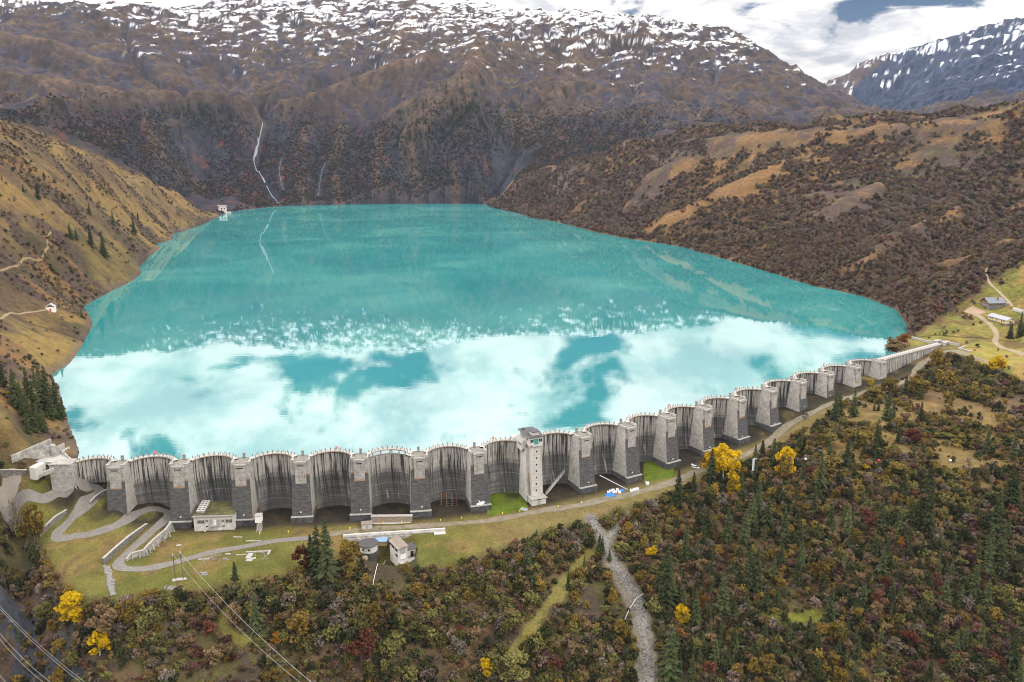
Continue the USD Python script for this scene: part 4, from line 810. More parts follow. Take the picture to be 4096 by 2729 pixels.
def window(parent, x0, x1, z0, z1, y=0.0, cols=1, rows=1, axis="x", mat=None, frame_w=.12):
    """A window on the face y (or x) of a building: proud frame, pane, glazing bars."""
    def bx(a, b, c, d, t0, t1): return boxm(a, b, y - t1, y - t0, c, d) if axis == "x" else boxm(y - t1, y - t0, a, b, c, d)
    fr_ = cat_(bx(x0 - frame_w, x0, z0 - frame_w, z1 + frame_w, .003, .10), bx(x1, x1 + frame_w, z0 - frame_w, z1 + frame_w, .003, .10), bx(x0, x1, z1, z1 + frame_w, .003, .10), bx(x0, x1, z0 - frame_w, z0, .003, .10),
        *[bx(x0 + (x1 - x0) * i / cols - .05, x0 + (x1 - x0) * i / cols + .05, z0, z1, .043, .08) for i in range(1, cols)], *[bx(x0, x1, z0 + (z1 - z0) * i / rows - .05, z0 + (z1 - z0) * i / rows + .05, .044, .079) for i in range(1, rows)])
    w = part(parent, "window", fr_, mat or trim_mat); part(w, "pane", bx(x0, x1, z0, z1, .004, .04), glass_mat); return w
def bld(name, label, cat, A, B, group=None):
    A, B = np.asarray(A, float), np.asarray(B, float); d = B - A; Ln = math.hypot(d[0], d[1]); return thing(name, label, cat, (A[0], A[1], min(A[2], B[2])), math.degrees(math.atan2(d[1], d[0])), group), Ln
def gable_roof(L_, W, z, rise, over=.6, t=.25, y0=0.0, x0=0.0, ridge_x=True):
    """A pitched roof over [x0, x0+L_] x [y0, y0+W], eaves at z."""
    v = []
    for x in (x0 - over, x0 + L_ + over):
        for (y, zz) in ((y0 - over, z - rise * over / (W / 2)), (y0 + W / 2, z + rise), (y0 + W + over, z - rise * over / (W / 2))): v += [[x, y, zz], [x, y, zz + t]]
    v = np.array(v)
    a = trimesh.convex.convex_hull(v[[0,1,2,3,6,7,8,9]]); b = trimesh.convex.convex_hull(v[[2,3,4,5,8,9,10,11]]); return cat_(a, b)
def prism(poly, y0, y1, axis="y"):
    """Extrudes a polygon given as (x, z) pairs along y (or (y, z) pairs along x)."""
    pts = [[p[0], y, p[1]] if axis == "y" else [y, p[0], p[1]] for y in (y0, y1) for p in poly]; return trimesh.convex.convex_hull(np.array(pts))
# intake tower on the eighth buttress
bang = math.degrees(math.atan2(BT[7][1], BT[7][0]))
tw_ = thing("gate_tower", "tall white gate tower with a dark flat roofed cabin in the middle of the dam", "tower", (*BC[7], 0), bang)
loc = lambda p: np.array([p[0], -p[1], p[2]])
def tbox(*a): return boxm(a[0], a[1], -a[3], -a[2], a[4], a[5])
tower_conc = plain("tower_concrete", (0.38, 0.365, 0.34), var=.2, scale=.5)
part(tw_, "pier", cat_(trimesh.convex.convex_hull(np.array([[s * 4.6, -3.0, 1.2] for s in (-1, 1)] + [[s * 4.6, 20, 1.2] for s in (-1, 1)] + [[s * 5.0, -5.6, -31] for s in (-1, 1)] + [[s * 5.0, 24, -31] for s in (-1, 1)]) * 1.0)), pier_mat and tower_conc)
part(tw_, "shaft", tbox(-2.3, 2.3, 2.4, 7.2, -25.5, 3.2), tower_conc)
for s in (-1, 1): part(tw_, "shaft_edge", tbox(min(s * 2.31, s * 2.75), max(s * 2.31, s * 2.75), 2.4, 7.45, -25.5, 3.2), white_mat)
part(tw_, "cabin", tbox(-3.9, 3.9, -6.5, 6.6, 3.6, 8.4), tower_conc); part(tw_, "cabin_corbel", cat_(tbox(-3.4, 3.4, -6.0, 6.0, 2.6, 3.598), tbox(-3.0, 3.0, -6.0, 5.4, 1.4, 2.597)), tower_conc)
part(tw_, "gallery", tbox(-6.2, -3.91, -8.0, 2.0, 0.8, 5.6), tower_conc); part(tw_, "gallery_corbel", prism([(-2.0, .798), (8.0, .798), (8.0, -1.0), (0.0, -1.0)], -6.0, -4.0, axis="x"), tower_conc)
part(tw_, "gallery", tbox(3.91, 6.0, -6.0, 1.0, 1.2, 5.2), tower_conc, label="lower gallery on the right flank")
rf = part(tw_, "roof", tbox(-4.6, 4.6, -9.0, 7.3, 8.404, 8.75), darkroof)
part(rf, "penthouse", tbox(-1.5, 2.4, 0.2, 4.6, 8.753, 10.6), tower_conc); part(rf, "penthouse_roof", tbox(-2.0, 2.9, -.3, 5.1, 10.603, 10.85), darkroof); part(rf, "roof_hatch", tbox(-2.8, -1.4, -7.2, -5.8, 8.753, 9.6), darkroof)
window(tw_, -3.4, -1.6, 5.6, 7.2, y=-6.6, cols=2); window(tw_, 1.6, 3.4, 5.6, 7.2, y=-6.6, cols=2); part(tw_, "door", tbox(-1.2, 1.2, 6.603, 6.7, 4.2, 7.4), greenp)
bl = part(tw_, "balcony", tbox(-2.6, 2.6, 6.603, 8.4, 3.7, 3.95), tower_conc); part(bl, "railing", cat_(*[tbox(-2.6, 2.6, 8.3, 8.36, z, z + .08) for z in (4.4, 4.95)], *[tbox(x, x + .08, 8.29, 8.37, 3.953, 5.0) for x in (-2.6, -1.3, 0, 1.3, 2.52)]), steel)
for y in (-5.6, -3.4, -1.2, 1.8, 3.8): window(tw_, -y - .6, -y + .6, 6.0, 7.3, y=-3.9, axis="y")
for y in (-3.0, -1.4, 0.2): window(tw_, -y - .5, -y + .5, 2.2, 3.4, y=-6.2, axis="y")
for k in range(7): 
    z = -22.9 + 3.78 * k; window(tw_, -.4, .4, z, z + 1.0, y=-7.2, frame_w=.08); part(tw_, "joint_band", tbox(-2.29, 2.29, 7.203, 7.23, z - 1.5, z - 1.42), post_mat) if k else None
ht = part(tw_, "base_hut", tbox(-4.2, 4.2, 5.0, 11.0, -31, -25.9), white_mat); part(ht, "hut_roof", tbox(-4.8, 4.8, 4.4, 11.6, -25.897, -25.5), trim_mat); part(ht, "door", tbox(-.9, .9, 11.003, 11.08, -30, -26.9), greydoor); part(ht, "door_lintel", tbox(-1.3, 1.3, 11.003, 11.15, -26.6, -26.2), dark_mat)
part(tw_, "rust_streak", trimesh.convex.convex_hull(np.array([[-2.9, -5.62 + e, -25.2] for e in (0, .1)] + [[-3.9, -5.2 + e, -12.0] for e in (0, .1)] + [[-3.5, -5.2 + e, -14] for e in (0, .1)] + [[-3.6, -5.6 + e, -24] for e in (0, .1)])), plain("rust_orange", (0.30, 0.115, 0.02), var=.5, scale=.6))
# workshop between the second and third buttress
A_, B_ = G(z2(700, 1356)), G(z2(1325, 1330)); ws, WL = bld("workshop", "low white workshop with a moss covered roof wedged between the second and third buttress", "building", A_, B_)
part(ws, "facade", cat_(boxm(0, WL, 0, .5, -1, 8.2)), white_mat); part(ws, "side_wall", boxm(0, .5, .503, 14, -1, 8.0), white_mat); part(ws, "side_wall", boxm(WL - .5, WL, .503, 14, -1, 8.0), white_mat)
rf = part(ws, "roof", prism([(-.4, 8.204), (-.4, 8.6), (15, 9.3), (15, 8.9)], -.4, WL + .4, axis="x"), moss)
part(rf, "roof_edge", boxm(-.5, WL + .5, -.75, -.404, 8.0, 8.75), trim_mat)
part(ws, "roof_light", prism([(2.0, 8.9), (2.0, 10.0), (12.5, 11.0), (12.5, 9.3)], 1.3, 5.0, axis="x"), paleconc); 
rl = part(ws, "skylight_slab", prism([(1.8, 10.004), (1.8, 10.3), (12.6, 11.35), (12.6, 11.05)], 1.1, 5.2, axis="x"), deck_mat)
for k in range(5):
    for j in range(2): part(rl, "skylight", boxm(1.7 + 1.8 * j, 2.9 + 1.8 * j, 3.0 + 1.9 * k, 3.5 + 1.9 * k, 10.4 + .185 * k, 10.52 + .185 * k), dark_mat)
for a, b in ((0.10, 0.265), (0.805, 0.965)): window(ws, a * WL, b * WL, 4.3, 6.0, cols=5, rows=2)
for a, b in ((0.295, 0.355), (0.70, 0.76)): window(ws, a * WL, b * WL, 4.9, 6.0, cols=3, rows=2); window(ws, a * WL, b * WL, 2.2, 2.8)
for a, b in ((0.385, 0.46), (0.585, 0.66)): part(ws, "door", boxm(a * WL, b * WL, -.06, -.003, 1.8, 6.2), greydoor)
part(ws, "door", boxm(.50 * WL, .555 * WL, -.06, -.003, 3.3, 6.0), whitep); part(ws, "door", boxm(.62 * WL, .665 * WL, -.06, -.003, .2, 2.4), whitep)
for a in (.08, .285, .375, .475, .57, .675, .785, .975): part(ws, "pilaster", boxm(a * WL - .15, a * WL + .15, -.18, -.003, -1, 8.0), white_mat)
st = part(ws, "landing", boxm(.475 * WL, .57 * WL, -1.5, -.19, 3.0, 3.25), trim_mat)
for k in range(9): part(st, "step", boxm(.475 * WL - .45 * (k + 1), .475 * WL - .45 * k, -1.5, -.4, 2.7 - .32 * k, 2.95 - .32 * k), trim_mat)
part(st, "handrail", cat_(bar((.475 * WL, -1.5, 4.2), (.475 * WL - 4.1, -1.5, 1.2), .09), bar((.475 * WL, -1.5, 4.2), (.57 * WL, -1.5, 4.2), .09), bar((.57 * WL, -1.5, 3.2), (.57 * WL, -1.5, 4.2), .09), bar((.475 * WL, -1.5, 3.2), (.475 * WL, -1.5, 4.2), .09), bar((.475 * WL - 4.1, -1.5, .2), (.475 * WL - 4.1, -1.5, 1.2), .09)), whitep)
# box cabin on a concrete leg right of the third buttress
A_ = G(z2(1675, 1366)); b_ = thing("raised_cabin", "small white box cabin perched on a concrete leg beside the third buttress", "cabin", A_, 4)
part(b_, "leg", boxm(0, 2.3, .3, 3.0, -1, 5.0), paleconc); part(b_, "box", boxm(-.5, 2.6, 0, 3.6, 5.003, 8.6), whitep); part(b_, "box_roof", boxm(-.7, 2.8, -.2, 3.8, 8.603, 8.8), trim_mat); part(b_, "ladder", cat_(bar((-.4, -.3, 0), (1.2, -.3, 5), .1), bar((-.1, -.3, 0), (1.5, -.3, 5), .1)), steel)
# wall that closes the overflow bay, shed in front
A_, B_ = G(z3(335, 1545)), G(z3(975, 1530)); w_, WL = bld("apron_wall", "brown stained wall closing the foot of the overflow bay between two buttresses", "wall", A_, B_)
part(w_, "wall_body", boxm(0, WL, 0, 1.0, -1, 3.6), plain("brown_stained_concrete", (0.22, 0.175, 0.135), var=.4)); part(w_, "coping", boxm(-.2, WL + .2, -.2, 2.2, 3.603, 3.95), trim_mat); part(w_, "sill", boxm(.5, WL - 1, -.5, -.003, -.3, .25), whitep)
A_, B_ = G(z7(832, 226)), G(z7(972, 222)); w_, WL = bld("shed", "small white block shed on the grass in front of the fifth buttress", "shed", A_, B_)
part(w_, "wall", boxm(0, WL, 0, 3.5, -.5, 2.7), white_mat); part(w_, "roof", boxm(-.25, WL + .25, -.25, 3.8, 2.703, 3.0), brownroof); part(w_, "door", boxm(WL * .36, WL * .6, -.05, -.003, 0.1, 2.2), greydoor)
# gallery with a long white parapet at the edge of the terrace
A_, B_ = G(z7(580, 345)), G(z7(1955, 250)); w_, WL = bld("gallery", "long concrete gallery with a white edged parapet at the rim of the grass terrace", "gallery", A_, B_); zt = 1.0
part(w_, "slab", boxm(0, WL, -.6, 2.2, -.6, .55), paleconc); part(w_, "parapet_line", boxm(-.1, WL + .1, 1.7, 2.1, .553, 1.0), whitep); part(w_, "back_wall", boxm(0, WL * .70, 0, 1.9, -4.4, -.603), paleconc)
part(w_, "front_beam", boxm(WL * .03, WL * .985, -1.3, -.603, -1.9, -.25), paleconc); part(w_, "end_block", boxm(WL * .885, WL, -3.2, 1.9, -4.2, .4), white_mat); part(w_, "dark_opening", boxm(WL * .70, WL * .883, 1.2, 1.6, -4.2, -.61), dark_mat); part(w_, "pillar", boxm(WL * .68, WL * .70, -1.2, -.2, -4.4, -1.903), paleconc)
# gatehouse below it
gA, gB = atz(*[a * Q for a in z7(1325, 640)], -36.0), atz(*[a * Q for a in z7(1448, 605)], -36.0)
gh, WL = bld("gatehouse", "narrow white two storey gatehouse with a shallow brown roof below the terrace rim", "building", gA, gB); DP = 10.5
part(gh, "wall", boxm(0, WL, 0, DP, -5, 6.2), white_mat); part(gh, "roof", prism([(-.5, 6.0), (WL / 2, 6.9), (WL + .5, 6.5), (WL + .5, 6.2), (WL / 2, 6.6), (-.5, 5.7)], -.7, DP + .5), brownroof)
part(gh, "front_panel", boxm(WL * .22, WL * .8, -.10, -.003, 2.6, 6.0), greydoor); part(gh, "front_ledge", boxm(WL * .2, WL * .82, -.25, -.002, 2.2, 2.55), whitep); part(gh, "garage_door", boxm(WL * .22, WL * .8, -.10, -.003, 0, 2.1), whitep)
for y0_, y1_, zz in ((.8, 3.6, 3.7), (4.6, 7.4, 3.7), (7.9, 10.2, 3.9), (.8, 3.2, 1.0)): window(gh, -y1_, -y0_, zz, zz + 1.3, y=0, axis="y", cols=3) if False else part(part(gh, "window", boxm(-.10, -.004, y0_ - .12, y1_ + .12, zz - .12, zz + 1.42), trim_mat), "pane", boxm(-.13, -.103, y0_, y1_, zz, zz + 1.3), glass_mat)
an = part(gh, "annex", boxm(WL + .003, WL + 5.0, 1.0, 6.5, -1.0, 3.4), white_mat); part(an, "annex_roof", boxm(WL + .003, WL + 5.6, .2, 7.0, 3.403, 3.7), darkroof); part(an, "annex_opening", boxm(WL + 2.0, WL + 3.6, .93, .997, -.9, 2.3), dark_mat)
ter = part(gh, "terrace_slab", boxm(-.5, WL + 4.5, -5.5, -.3, -.9, -.3), deck_mat); part(ter, "terrace_railing", cat_(*[bar((-.4, -5.4, z), (WL + 4.4, -5.4, z), .12) for z in (.2, .7)], *[bar((x, -5.4, -.3), (x, -5.4, .75), .12) for x in np.linspace(-.4, WL + 4.4, 6)], *[bar((WL + 4.4, -5.4, z), (WL + 4.4, -.4, z), .12) for z in (.2, .7)]), whitep)
part(gh, "terrace_base", boxm(-.2, WL + 4.2, -5.2, -.4, -9, -.903), stone_mat)
# round turret with the blue roofed footbridge
tc_ = atz(*[a * Q for a in z7(930, 600)], -38.0); tr = thing("turret", "round drum shaped concrete turret on a dark base left of the gatehouse", "turret", tc_)
part(tr, "base", trimesh.creation.cylinder(3.8, 8, sections=28).apply_translation((0, 0, 0)), wetdark_mat); part(tr, "drum", trimesh.creation.cylinder(4.3, 3.4, sections=32).apply_translation((0, 0, 5.71)), white_mat); part(tr, "drum_roof", trimesh.creation.cylinder(4.9, .4, sections=32).apply_translation((0, 0, 7.62)), darkroof)
for a in (-118, -78): 
    w_ = boxm(-.55, .55, -.12, 0, -.5, .6); w_.apply_transform(trimesh.transformations.rotation_matrix(math.radians(a + 90), (0, 0, 1))); w_.apply_translation((4.28 * math.cos(math.radians(a)), 4.28 * math.sin(math.radians(a)), 5.8)); part(tr, "window", w_, glass_mat)
pl = trimesh.creation.cylinder(1.35, .5, sections=24); pl.apply_transform(trimesh.transformations.rotation_matrix(math.pi / 2, (1, 0, 0))); pl.apply_translation((-1.2, -4.0, 1.6)); part(tr, "round_cover", pl, plain("tan_steel", (.42, .34, .23), var=.15))
br_ = atz(*[a * Q for a in z7(1085, 480)], -35.0); fb = thing("footbridge", "short covered footbridge with a blue sheet roof joining turret and gatehouse", "footbridge", br_, 0)
part(fb, "deck_box", boxm(-2.6, 3.2, 0, 1.6, 1.2, 3.6), plain("ochre_cladding", (.26, .20, .09), var=.2)); part(fb, "blue_roof", prism([(-.5, 3.65), (-.5, 3.85), (2.4, 4.9), (2.4, 4.7)], -2.8, 3.4, axis="x"), bluep); part(fb, "pier", boxm(-2.3, -1.3, .2, 1.4, -4, 1.197), paleconc)
# lower hut, pipe on the slope
hu = G(z7(915, 1165)); h_ = thing("pump_hut", "tiny concrete hut at the foot of the white pipe below the turret", "hut", hu)
part(h_, "wall", boxm(-1.4, 1.2, 0, 2.4, -1, 2.2), paleconc); part(h_, "roof", boxm(-1.8, 1.6, -.4, 2.8, 2.203, 2.5), darkroof); part(h_, "door", boxm(-1.1, -.2, -.06, -.003, 0, 1.9), bluep)
pa, pb = G(z7(1150, 665)), G(z7(970, 1070)); pp = [pa * (1 - s) + pb * s for s in np.linspace(0, 1, 8)]; pp = [np.array([p[0], p[1], max(p[2], gz(p[0], p[1])[0]) + 1.0]) for p in pp]
tag(part(None, "slope_pipe", cat_(*[bar(a, b, .22, sides=8) for a, b in zip(pp[:-1], pp[1:])]), whitep), "thin white pipe running straight down the grassy cutting below the turret", "pipe")
hs_ = [G(zm(*p)) + [0, 0, .9] for p in ((1665, 1230), (1690, 1170), (1730, 1110), (1775, 1080), (1815, 1050))]
tag(part(None, "hose", cat_(*[bar(a, b, .28, sides=8) for a, b in zip(hs_[:-1], hs_[1:])]), steel), "pale curved hose lying across the stony scree gully", "hose")
# turf roofed bunker at the bottom
bk = G(zm(1520, 1445)); h_ = thing("bunker_hut", "small stone bunker with a turf roof in the bushes near the bottom edge", "hut", bk, -4); part(h_, "wall", boxm(-2.4, 2.4, 0, 3.5, -1, 2.0), stone_mat); part(h_, "turf_roof", prism([(-.3, 2.003), (-.3, 2.3), (2, 2.8), (4, 2.6), (4, 2.003)], -2.7, 2.7, axis="x"), moss); part(h_, "front_band", boxm(-2.2, 2.2, -.06, -.003, .2, 1.2), trim_mat)
# spillway works on the left bank
sA = G(z1(150, 410)); sp = thing("spillway", "stepped pale concrete spillway walls and chute on the left bank above the road", "spillway", sA); o = sA
def swall(name, a, b, za, zb__, h, t, mat=paleconc):
    pa, pb = atz(*[c * Q for c in z1(*a)], za), atz(*[c * Q for c in z1(*b)], zb__); P = np.array([pa, pb]) - o
    return part(sp, name, wall_mesh(P, 0, t, z0=P[:, 2] - h), mat)
swall("upper_wall", (140, 385), (635, 172), 6.0, 10.5, 4, 1.2); swall("side_wall", (390, 352), (655, 238), 5.0, 8.0, 7, 1.6); swall("side_wall", (680, 285), (805, 225), 6.5, 8.0, 5, .9); swall("side_wall", (262, 375), (390, 352), 5.0, 5.0, 4, 1.2)
swall("pier_wall", (655, 238), (672, 262), 8.0, 8.0, 8, 2.0); swall("kerb", (790, 345), (890, 420), 3.4, 3.2, 1, .6); swall("kerb", (545, 590), (680, 535), 1.5, 2.2, 2.0, 1.4)
fl = np.array([atz(*[c * Q for c in z1(*p)], z) for p, z in (((430, 455), .8), ((690, 470), 1.6), ((890, 425), 2.4), ((810, 330), 2.6), ((690, 340), 2.0))]) - o
part(sp, "chute_floor", trimesh.convex.convex_hull(np.vstack([fl, fl - [0, 0, 1.6]])), deck_mat); bx_ = np.array([atz(*[c * Q for c in z1(*p)], 2.6) for p in ((362, 530), (440, 545), (565, 470), (500, 462))]) - o
part(sp, "outlet_box", trimesh.convex.convex_hull(np.vstack([bx_, bx_ - [0, 0, 6.5]])), white_mat); rs = atz(*[c * Q for c in z1(780, 350)], 3.4) - o; re_ = atz(*[c * Q for c in z1(870, 300)], 3.4) - o
part(sp, "railing", cat_(*[bar(rs + [0, 0, z], re_ + [0, 0, z], .15) for z in (.6, 1.2)], *[bar(rs * (1 - s) + re_ * s, rs * (1 - s) + re_ * s + [0, 0, 1.3], .15) for s in (0, .33, .66, 1)]), whitep)
# farmhouse and long building on the meadow
A_, B_ = G(z8(1108, 758)), G(z8(1275, 722)); ho, WL = bld("farmhouse", "stone and timber farmhouse with a blue grey slate roof above the meadow", "house", A_, A_ + [15.2, 1.5, 0]); WL = 15.0; D_ = 12.5
part(ho, "stone_wall", boxm(0, WL, 0, D_, -2, 5.4), stone_mat); part(ho, "timber_wall", prism([(0, 5.403), (0, 7.0), (D_ / 2, 10.6), (D_, 7.0), (D_, 5.403)], 0, WL, axis="x"), woodb)
rf = part(ho, "roof", gable_roof(WL, D_, 7.05, 3.65, over=1.0), slate); part(rf, "chimney", boxm(9.6, 10.6, 2.6, 3.6, 8.3, 11.8), plain("brick_red", (.20, .085, .06))); part(rf, "chimney", boxm(4.2, 5.2, 7.2, 8.0, 9.0, 11.8), stone_mat)
for x in (2.6, 4.8, 7.8): window(ho, x, x + 1.3, 3.2, 4.6, cols=2)
for x in (2.4, 10.2): window(ho, x, x + 1.0, .9, 2.0)
part(ho, "door", boxm(7.2, 8.6, -.08, -.003, 0, 2.4), woodb); part(ho, "balcony", boxm(-1.0, -.003, 3, 9.5, 2.5, 2.7), woodb)
for y in (2.0, 5.4, 8.8): 
    part(part(ho, "window", boxm(-.1, -.004, y - .1, y + 1.3, 3.1, 4.6), whitep), "pane", boxm(-.13, -.103, y, y + 1.2, 3.2, 4.5), glass_mat); part(part(ho, "window", boxm(-.1, -.004, y - .1, y + 1.1, .7, 2.0), whitep), "pane", boxm(-.13, -.103, y, y + 1.0, .8, 1.9), glass_mat)
for y in (4.6, 6.6): part(ho, "window", boxm(-.1, -.004, y, y + .9, 7.3, 8.6), glass_mat)
A_, B_ = G(z8(1103, 872)), G(z8(1328, 952)); lb, WL = bld("long_building", "long low cream building on a stone plinth with a grey metal roof", "building", A_, B_); D_ = 8.0
part(lb, "plinth", boxm(-.1, WL + .1, -.1, D_, -2, 1.7), stone_mat); part(lb, "wall", boxm(0, WL, 0, D_, 1.703, 4.8), cream_mat); part(lb, "gable", prism([(0, 4.803), (D_ / 2, 6.6), (D_, 4.803)], 0, WL, axis="x"), cream_mat); part(lb, "roof", gable_roof(WL, D_, 4.9, 1.8, over=.8), tinroof)
for s in (.10, .22, .48, .74, .86): window(lb, s * WL - .35, s * WL + .35, 2.5, 4.2, mat=woodb)
part(lb, "door", boxm(WL + .003, WL + .08, 3, 4.2, 1.8, 4.2), dark_mat)
P = np.array([G(z8(*p)) for p in ((1425, 765), (1470, 780), (1520, 795), (1580, 812))]); sf = thing("snow_fence", "row of slanting white snow panels on posts at the right edge above the meadow", "fence", P[0])
for k in range(6):
    s = k / 5.5 * 2.9; a = P[int(s)] * (1 - s % 1) + P[int(s) + 1] * (s % 1) - P[0]; m = boxm(-1.5, 1.5, -.1, .1, 0, 3.4); m.apply_transform(trimesh.transformations.rotation_matrix(.35, (1, 0, 0))); m.apply_translation((a[0], a[1], a[2] + .2)); part(sf, "panel", m, whitep); part(sf, "strut", bar((a[0] + 1.6, a[1], a[2]), (a[0] + 1.6, a[1] + .6, a[2] + 3.2), .3), dark_mat)
P = np.array([G(z8(*p)) for p in ((1262, 718), (1310, 710), (1362, 690), (1290, 668))]); wall_th = thing("yard_wall", "curved stone yard wall at the right side of the farmhouse", "wall", P[0]); part(wall_th, "wall_body", wall_mesh(P - P[0], 1.6, .6), stone_mat); part(wall_th, "coping", wall_mesh(np.column_stack([(P - P[0])[:, :2], (P - P[0])[:, 2] + 1.6]), .15, .8, z0=(P - P[0])[:, 2] + 1.604), trim_mat)
# hut on the left meadow, boathouse on the far shore
def small_hut(name, label, p, w, d, h, rise, rot, wallm, roofm, gable_m, doorm, overs=.5):
    t = thing(name, label, "hut", p, rot); part(t, "wall", boxm(-w / 2, w / 2, 0, d, -1.5, h), wallm); part(t, "gable", prism([(-w / 2, h + .003), (0, h + rise), (w / 2, h + .003)], 0, d), gable_m); g = gable_roof(d, w, h + .05, rise, over=overs); g.apply_transform(trimesh.transformations.rotation_matrix(math.pi / 2, (0, 0, 1))); g.apply_translation((w / 2, 0, 0)); part(t, "roof", g, roofm)
    part(t, "door", boxm(-.7, .7, -.08, -.003, 0, min(2.2, h - .3)), doorm); return t
small_hut("stone_hut", "small white hut with a pale roof and red door standing alone on the left meadow", G(zs(340, 580)), 7.4, 7.0, 3.6, 2.4, 22, whitep, tinroof, woodb, red_mat)
bh = G(zl(0,0)) if False else ground(513, 489); t = thing("boathouse", "pale boxy intake house at the water on the far left shore", "building", bh + [0, 0, -1], 30)
part(t, "wall", boxm(-9, 9, 0, 16, -3, 17), white_mat); part(t, "roof", boxm(-10.5, 10.5, -1.5, 17.5, 17.003, 18.6), deck_mat); part(t, "landing", boxm(9.003, 20, 0, 10, -3, 3), trim_mat)
for x in (-5, 2): part(t, "window", boxm(x, x + 3, -.2, -.01, 9, 13), glass_mat)
part(t, "opening", boxm(9.0, 9.1, 3, 8, 3.5, 12), dark_mat)

# ------------------------------------------------------------------ small things round the dam
lifering = None
for k, (vi, s, where) in enumerate([(1, .45, "on the crest rail of the second vault from the left"), (4, .55, "on the crest rail of the vault just left of the overflow vault"), (7, .40, "on the crest rail of the vault just left of the gate tower"), (11, .42, "on the crest rail of the third vault right of the gate tower"), (13, .42, "on the crest rail of the fifth vault right of the gate tower"), (16, .45, "on the crest rail of the second vault from the right end")]):
    a, e, u_ = SPANS[vi]; pts, _ = arc_points(a, e, u_, .32 * np.linalg.norm(e - a), 40, 1.35); p = pts[int(s * 40)]; t = thing("lifebuoy_box", "red lifebuoy box " + where, "lifebuoy box", (p[0], p[1], CREST + .9), math.degrees(math.atan2(-u_[0], u_[1])), group="red lifebuoy boxes along the crest")
    part(t, "box", boxm(-.6, .6, -.22, .22, .4, 1.65), red_mat); part(t, "post", boxm(-.08, .08, -.08, .08, -.4, .397), post_mat); part(t, "ring", trimesh.creation.torus(.36, .09).apply_transform(trimesh.transformations.rotation_matrix(math.pi / 2, (1, 0, 0))).apply_translation((0, -.26, 1.0)), whitep)
# twin pole line and wires
pA, pB = G(zl(1073, 945)), G(zl(1118, 938)); hp = thing("twin_pole", "pair of dark wooden power poles on a concrete slab at the terrace rim", "power pole", pA); topA = np.array([-.3, 0, 12.4]); topB = pB - pA + [-.3, 0, 12.9]
part(hp, "pole", trimesh.creation.cone(.32, 40).slice_plane((0, 0, 12.4), (0, 0, -1), cap=True) if False else bar((0, 0, -1), topA, .42, sides=8), post_mat); part(hp, "pole", bar(pB - pA + [0, 0, -1], topB, .42, sides=8), post_mat); part(hp, "crossarm", bar(topA - [.8, 0, .9], topB + [.9, 0, -.9], .28), post_mat)
dv = (pB - pA)[:2]; dv = dv / np.linalg.norm(dv); sl = boxm(-1.6, np.linalg.norm((pB - pA)[:2]) + 1.6, -1.0, 1.0, -.6, .35); sl.apply_transform(trimesh.transformations.rotation_matrix(math.atan2(dv[1], dv[0]), (0, 0, 1))); part(hp, "slab", sl, trim_mat)
for k, z in enumerate((-1.0, -1.0)): part(hp, "insulator", trimesh.creation.cylinder(.18, .9, sections=8).apply_translation((topA if k == 0 else topB) + [0, 0, z + 1.3]), whitep)
def wire(label, a, b, sag, r=.055, cat="power line", group=None):
    s = np.linspace(0, 1, 40); P = a[None] * (1 - s)[:, None] + b[None] * s[:, None]; P[:, 2] -= sag * 4 * s * (1 - s)
    tag(part(None, "power_line", cat_(*[bar(p, q_, r * 2, sides=4) for p, q_ in zip(P[:-1], P[1:])]), wire_mat), label, cat, group)
tA, tB = pA + topA + [0, 0, .6], pA + topB + [0, 0, .6]
wire("upper power line running from the twin poles to the bottom right of the slope", tB, aty(1935 * .6564, 1700 + 1600 * .6564, 215), 3, r=.04); wire("lower power line hanging just below its neighbour from the twin poles", tA, aty(1880 * .6564, 1700 + 1610 * .6564, 212), 4, r=.03)
for k, (a, b, w) in enumerate([((-30, 1075), (560, 1600), "topmost"), ((-30, 1090), (540, 1605), "second from the top, running close under the topmost"), ((-30, 1235), (350, 1600), "third from the top"), ((-30, 1270), (320, 1610), "fourth from the top"), ((-30, 1480), (110, 1620), "lowest, cutting the bottom left corner")]):
    wire(f"power line crossing the bottom left gully, {w}", aty(a[0] * .6564, 1700 + a[1] * .6564, 225 - 3 * k), aty(b[0] * .6564, 1700 + b[1] * .6564, 175 - 3 * k), 1.5, r=.02, group=None)
# cable with marker balls over the right slope
m0, m1, m2 = aty(*[c * Q for c in zr(1775, 388)], 400), aty(*[c * Q for c in ze(617, 405)], 400), aty(*[c * Q for c in ze(1432, 405)], 400)
for p, mt, nm in ((m0, whitep, "left white marker ball on the thin cable over the right slope"), (m1, red_mat, "red marker ball in the middle of the thin cable over the right slope"), (m2, whitep, "right white marker ball on the thin cable over the right slope")):
    t = thing("marker_ball", nm, "marker ball", p, group="marker balls on the cable"); part(t, "ball", trimesh.creation.icosphere(2, .62), mt); part(t, "clamp", boxm(-.75, .75, -.06, .06, -.06, .06), steel)
d_ = (m2 - m0) / np.linalg.norm(m2 - m0); a_, b_ = m0 - d_ * 60, m2 + d_ * 120
tag(part(None, "aerial_cable", cat_(*[bar(a_ * (1 - s) + b_ * s, a_ * (1 - s - 1 / 12) + b_ * (s + 1 / 12), .022) for s in np.arange(12) / 12]), wire_mat), "thin aerial cable carrying the marker balls across the right slope", "cable")
# metal mast
mp_ = G(zr(1168, 612)); t = thing("mast", "slender galvanised steel mast rising from the bushes right of the big yellow tree", "mast", mp_); part(t, "post", cat_(bar((-.3, 0, -1), (-.3, 0, 12.2), .55), bar((.35, 0, -1), (.35, 0, 12.2), .3), *[bar((-.3, 0, z), (.35, 0, z + .8), .14) for z in np.arange(.5, 12, .9)]), steel); part(t, "arm", bar((-.4, 0, 12.3), (1.8, 0, 12.3), .3), steel)
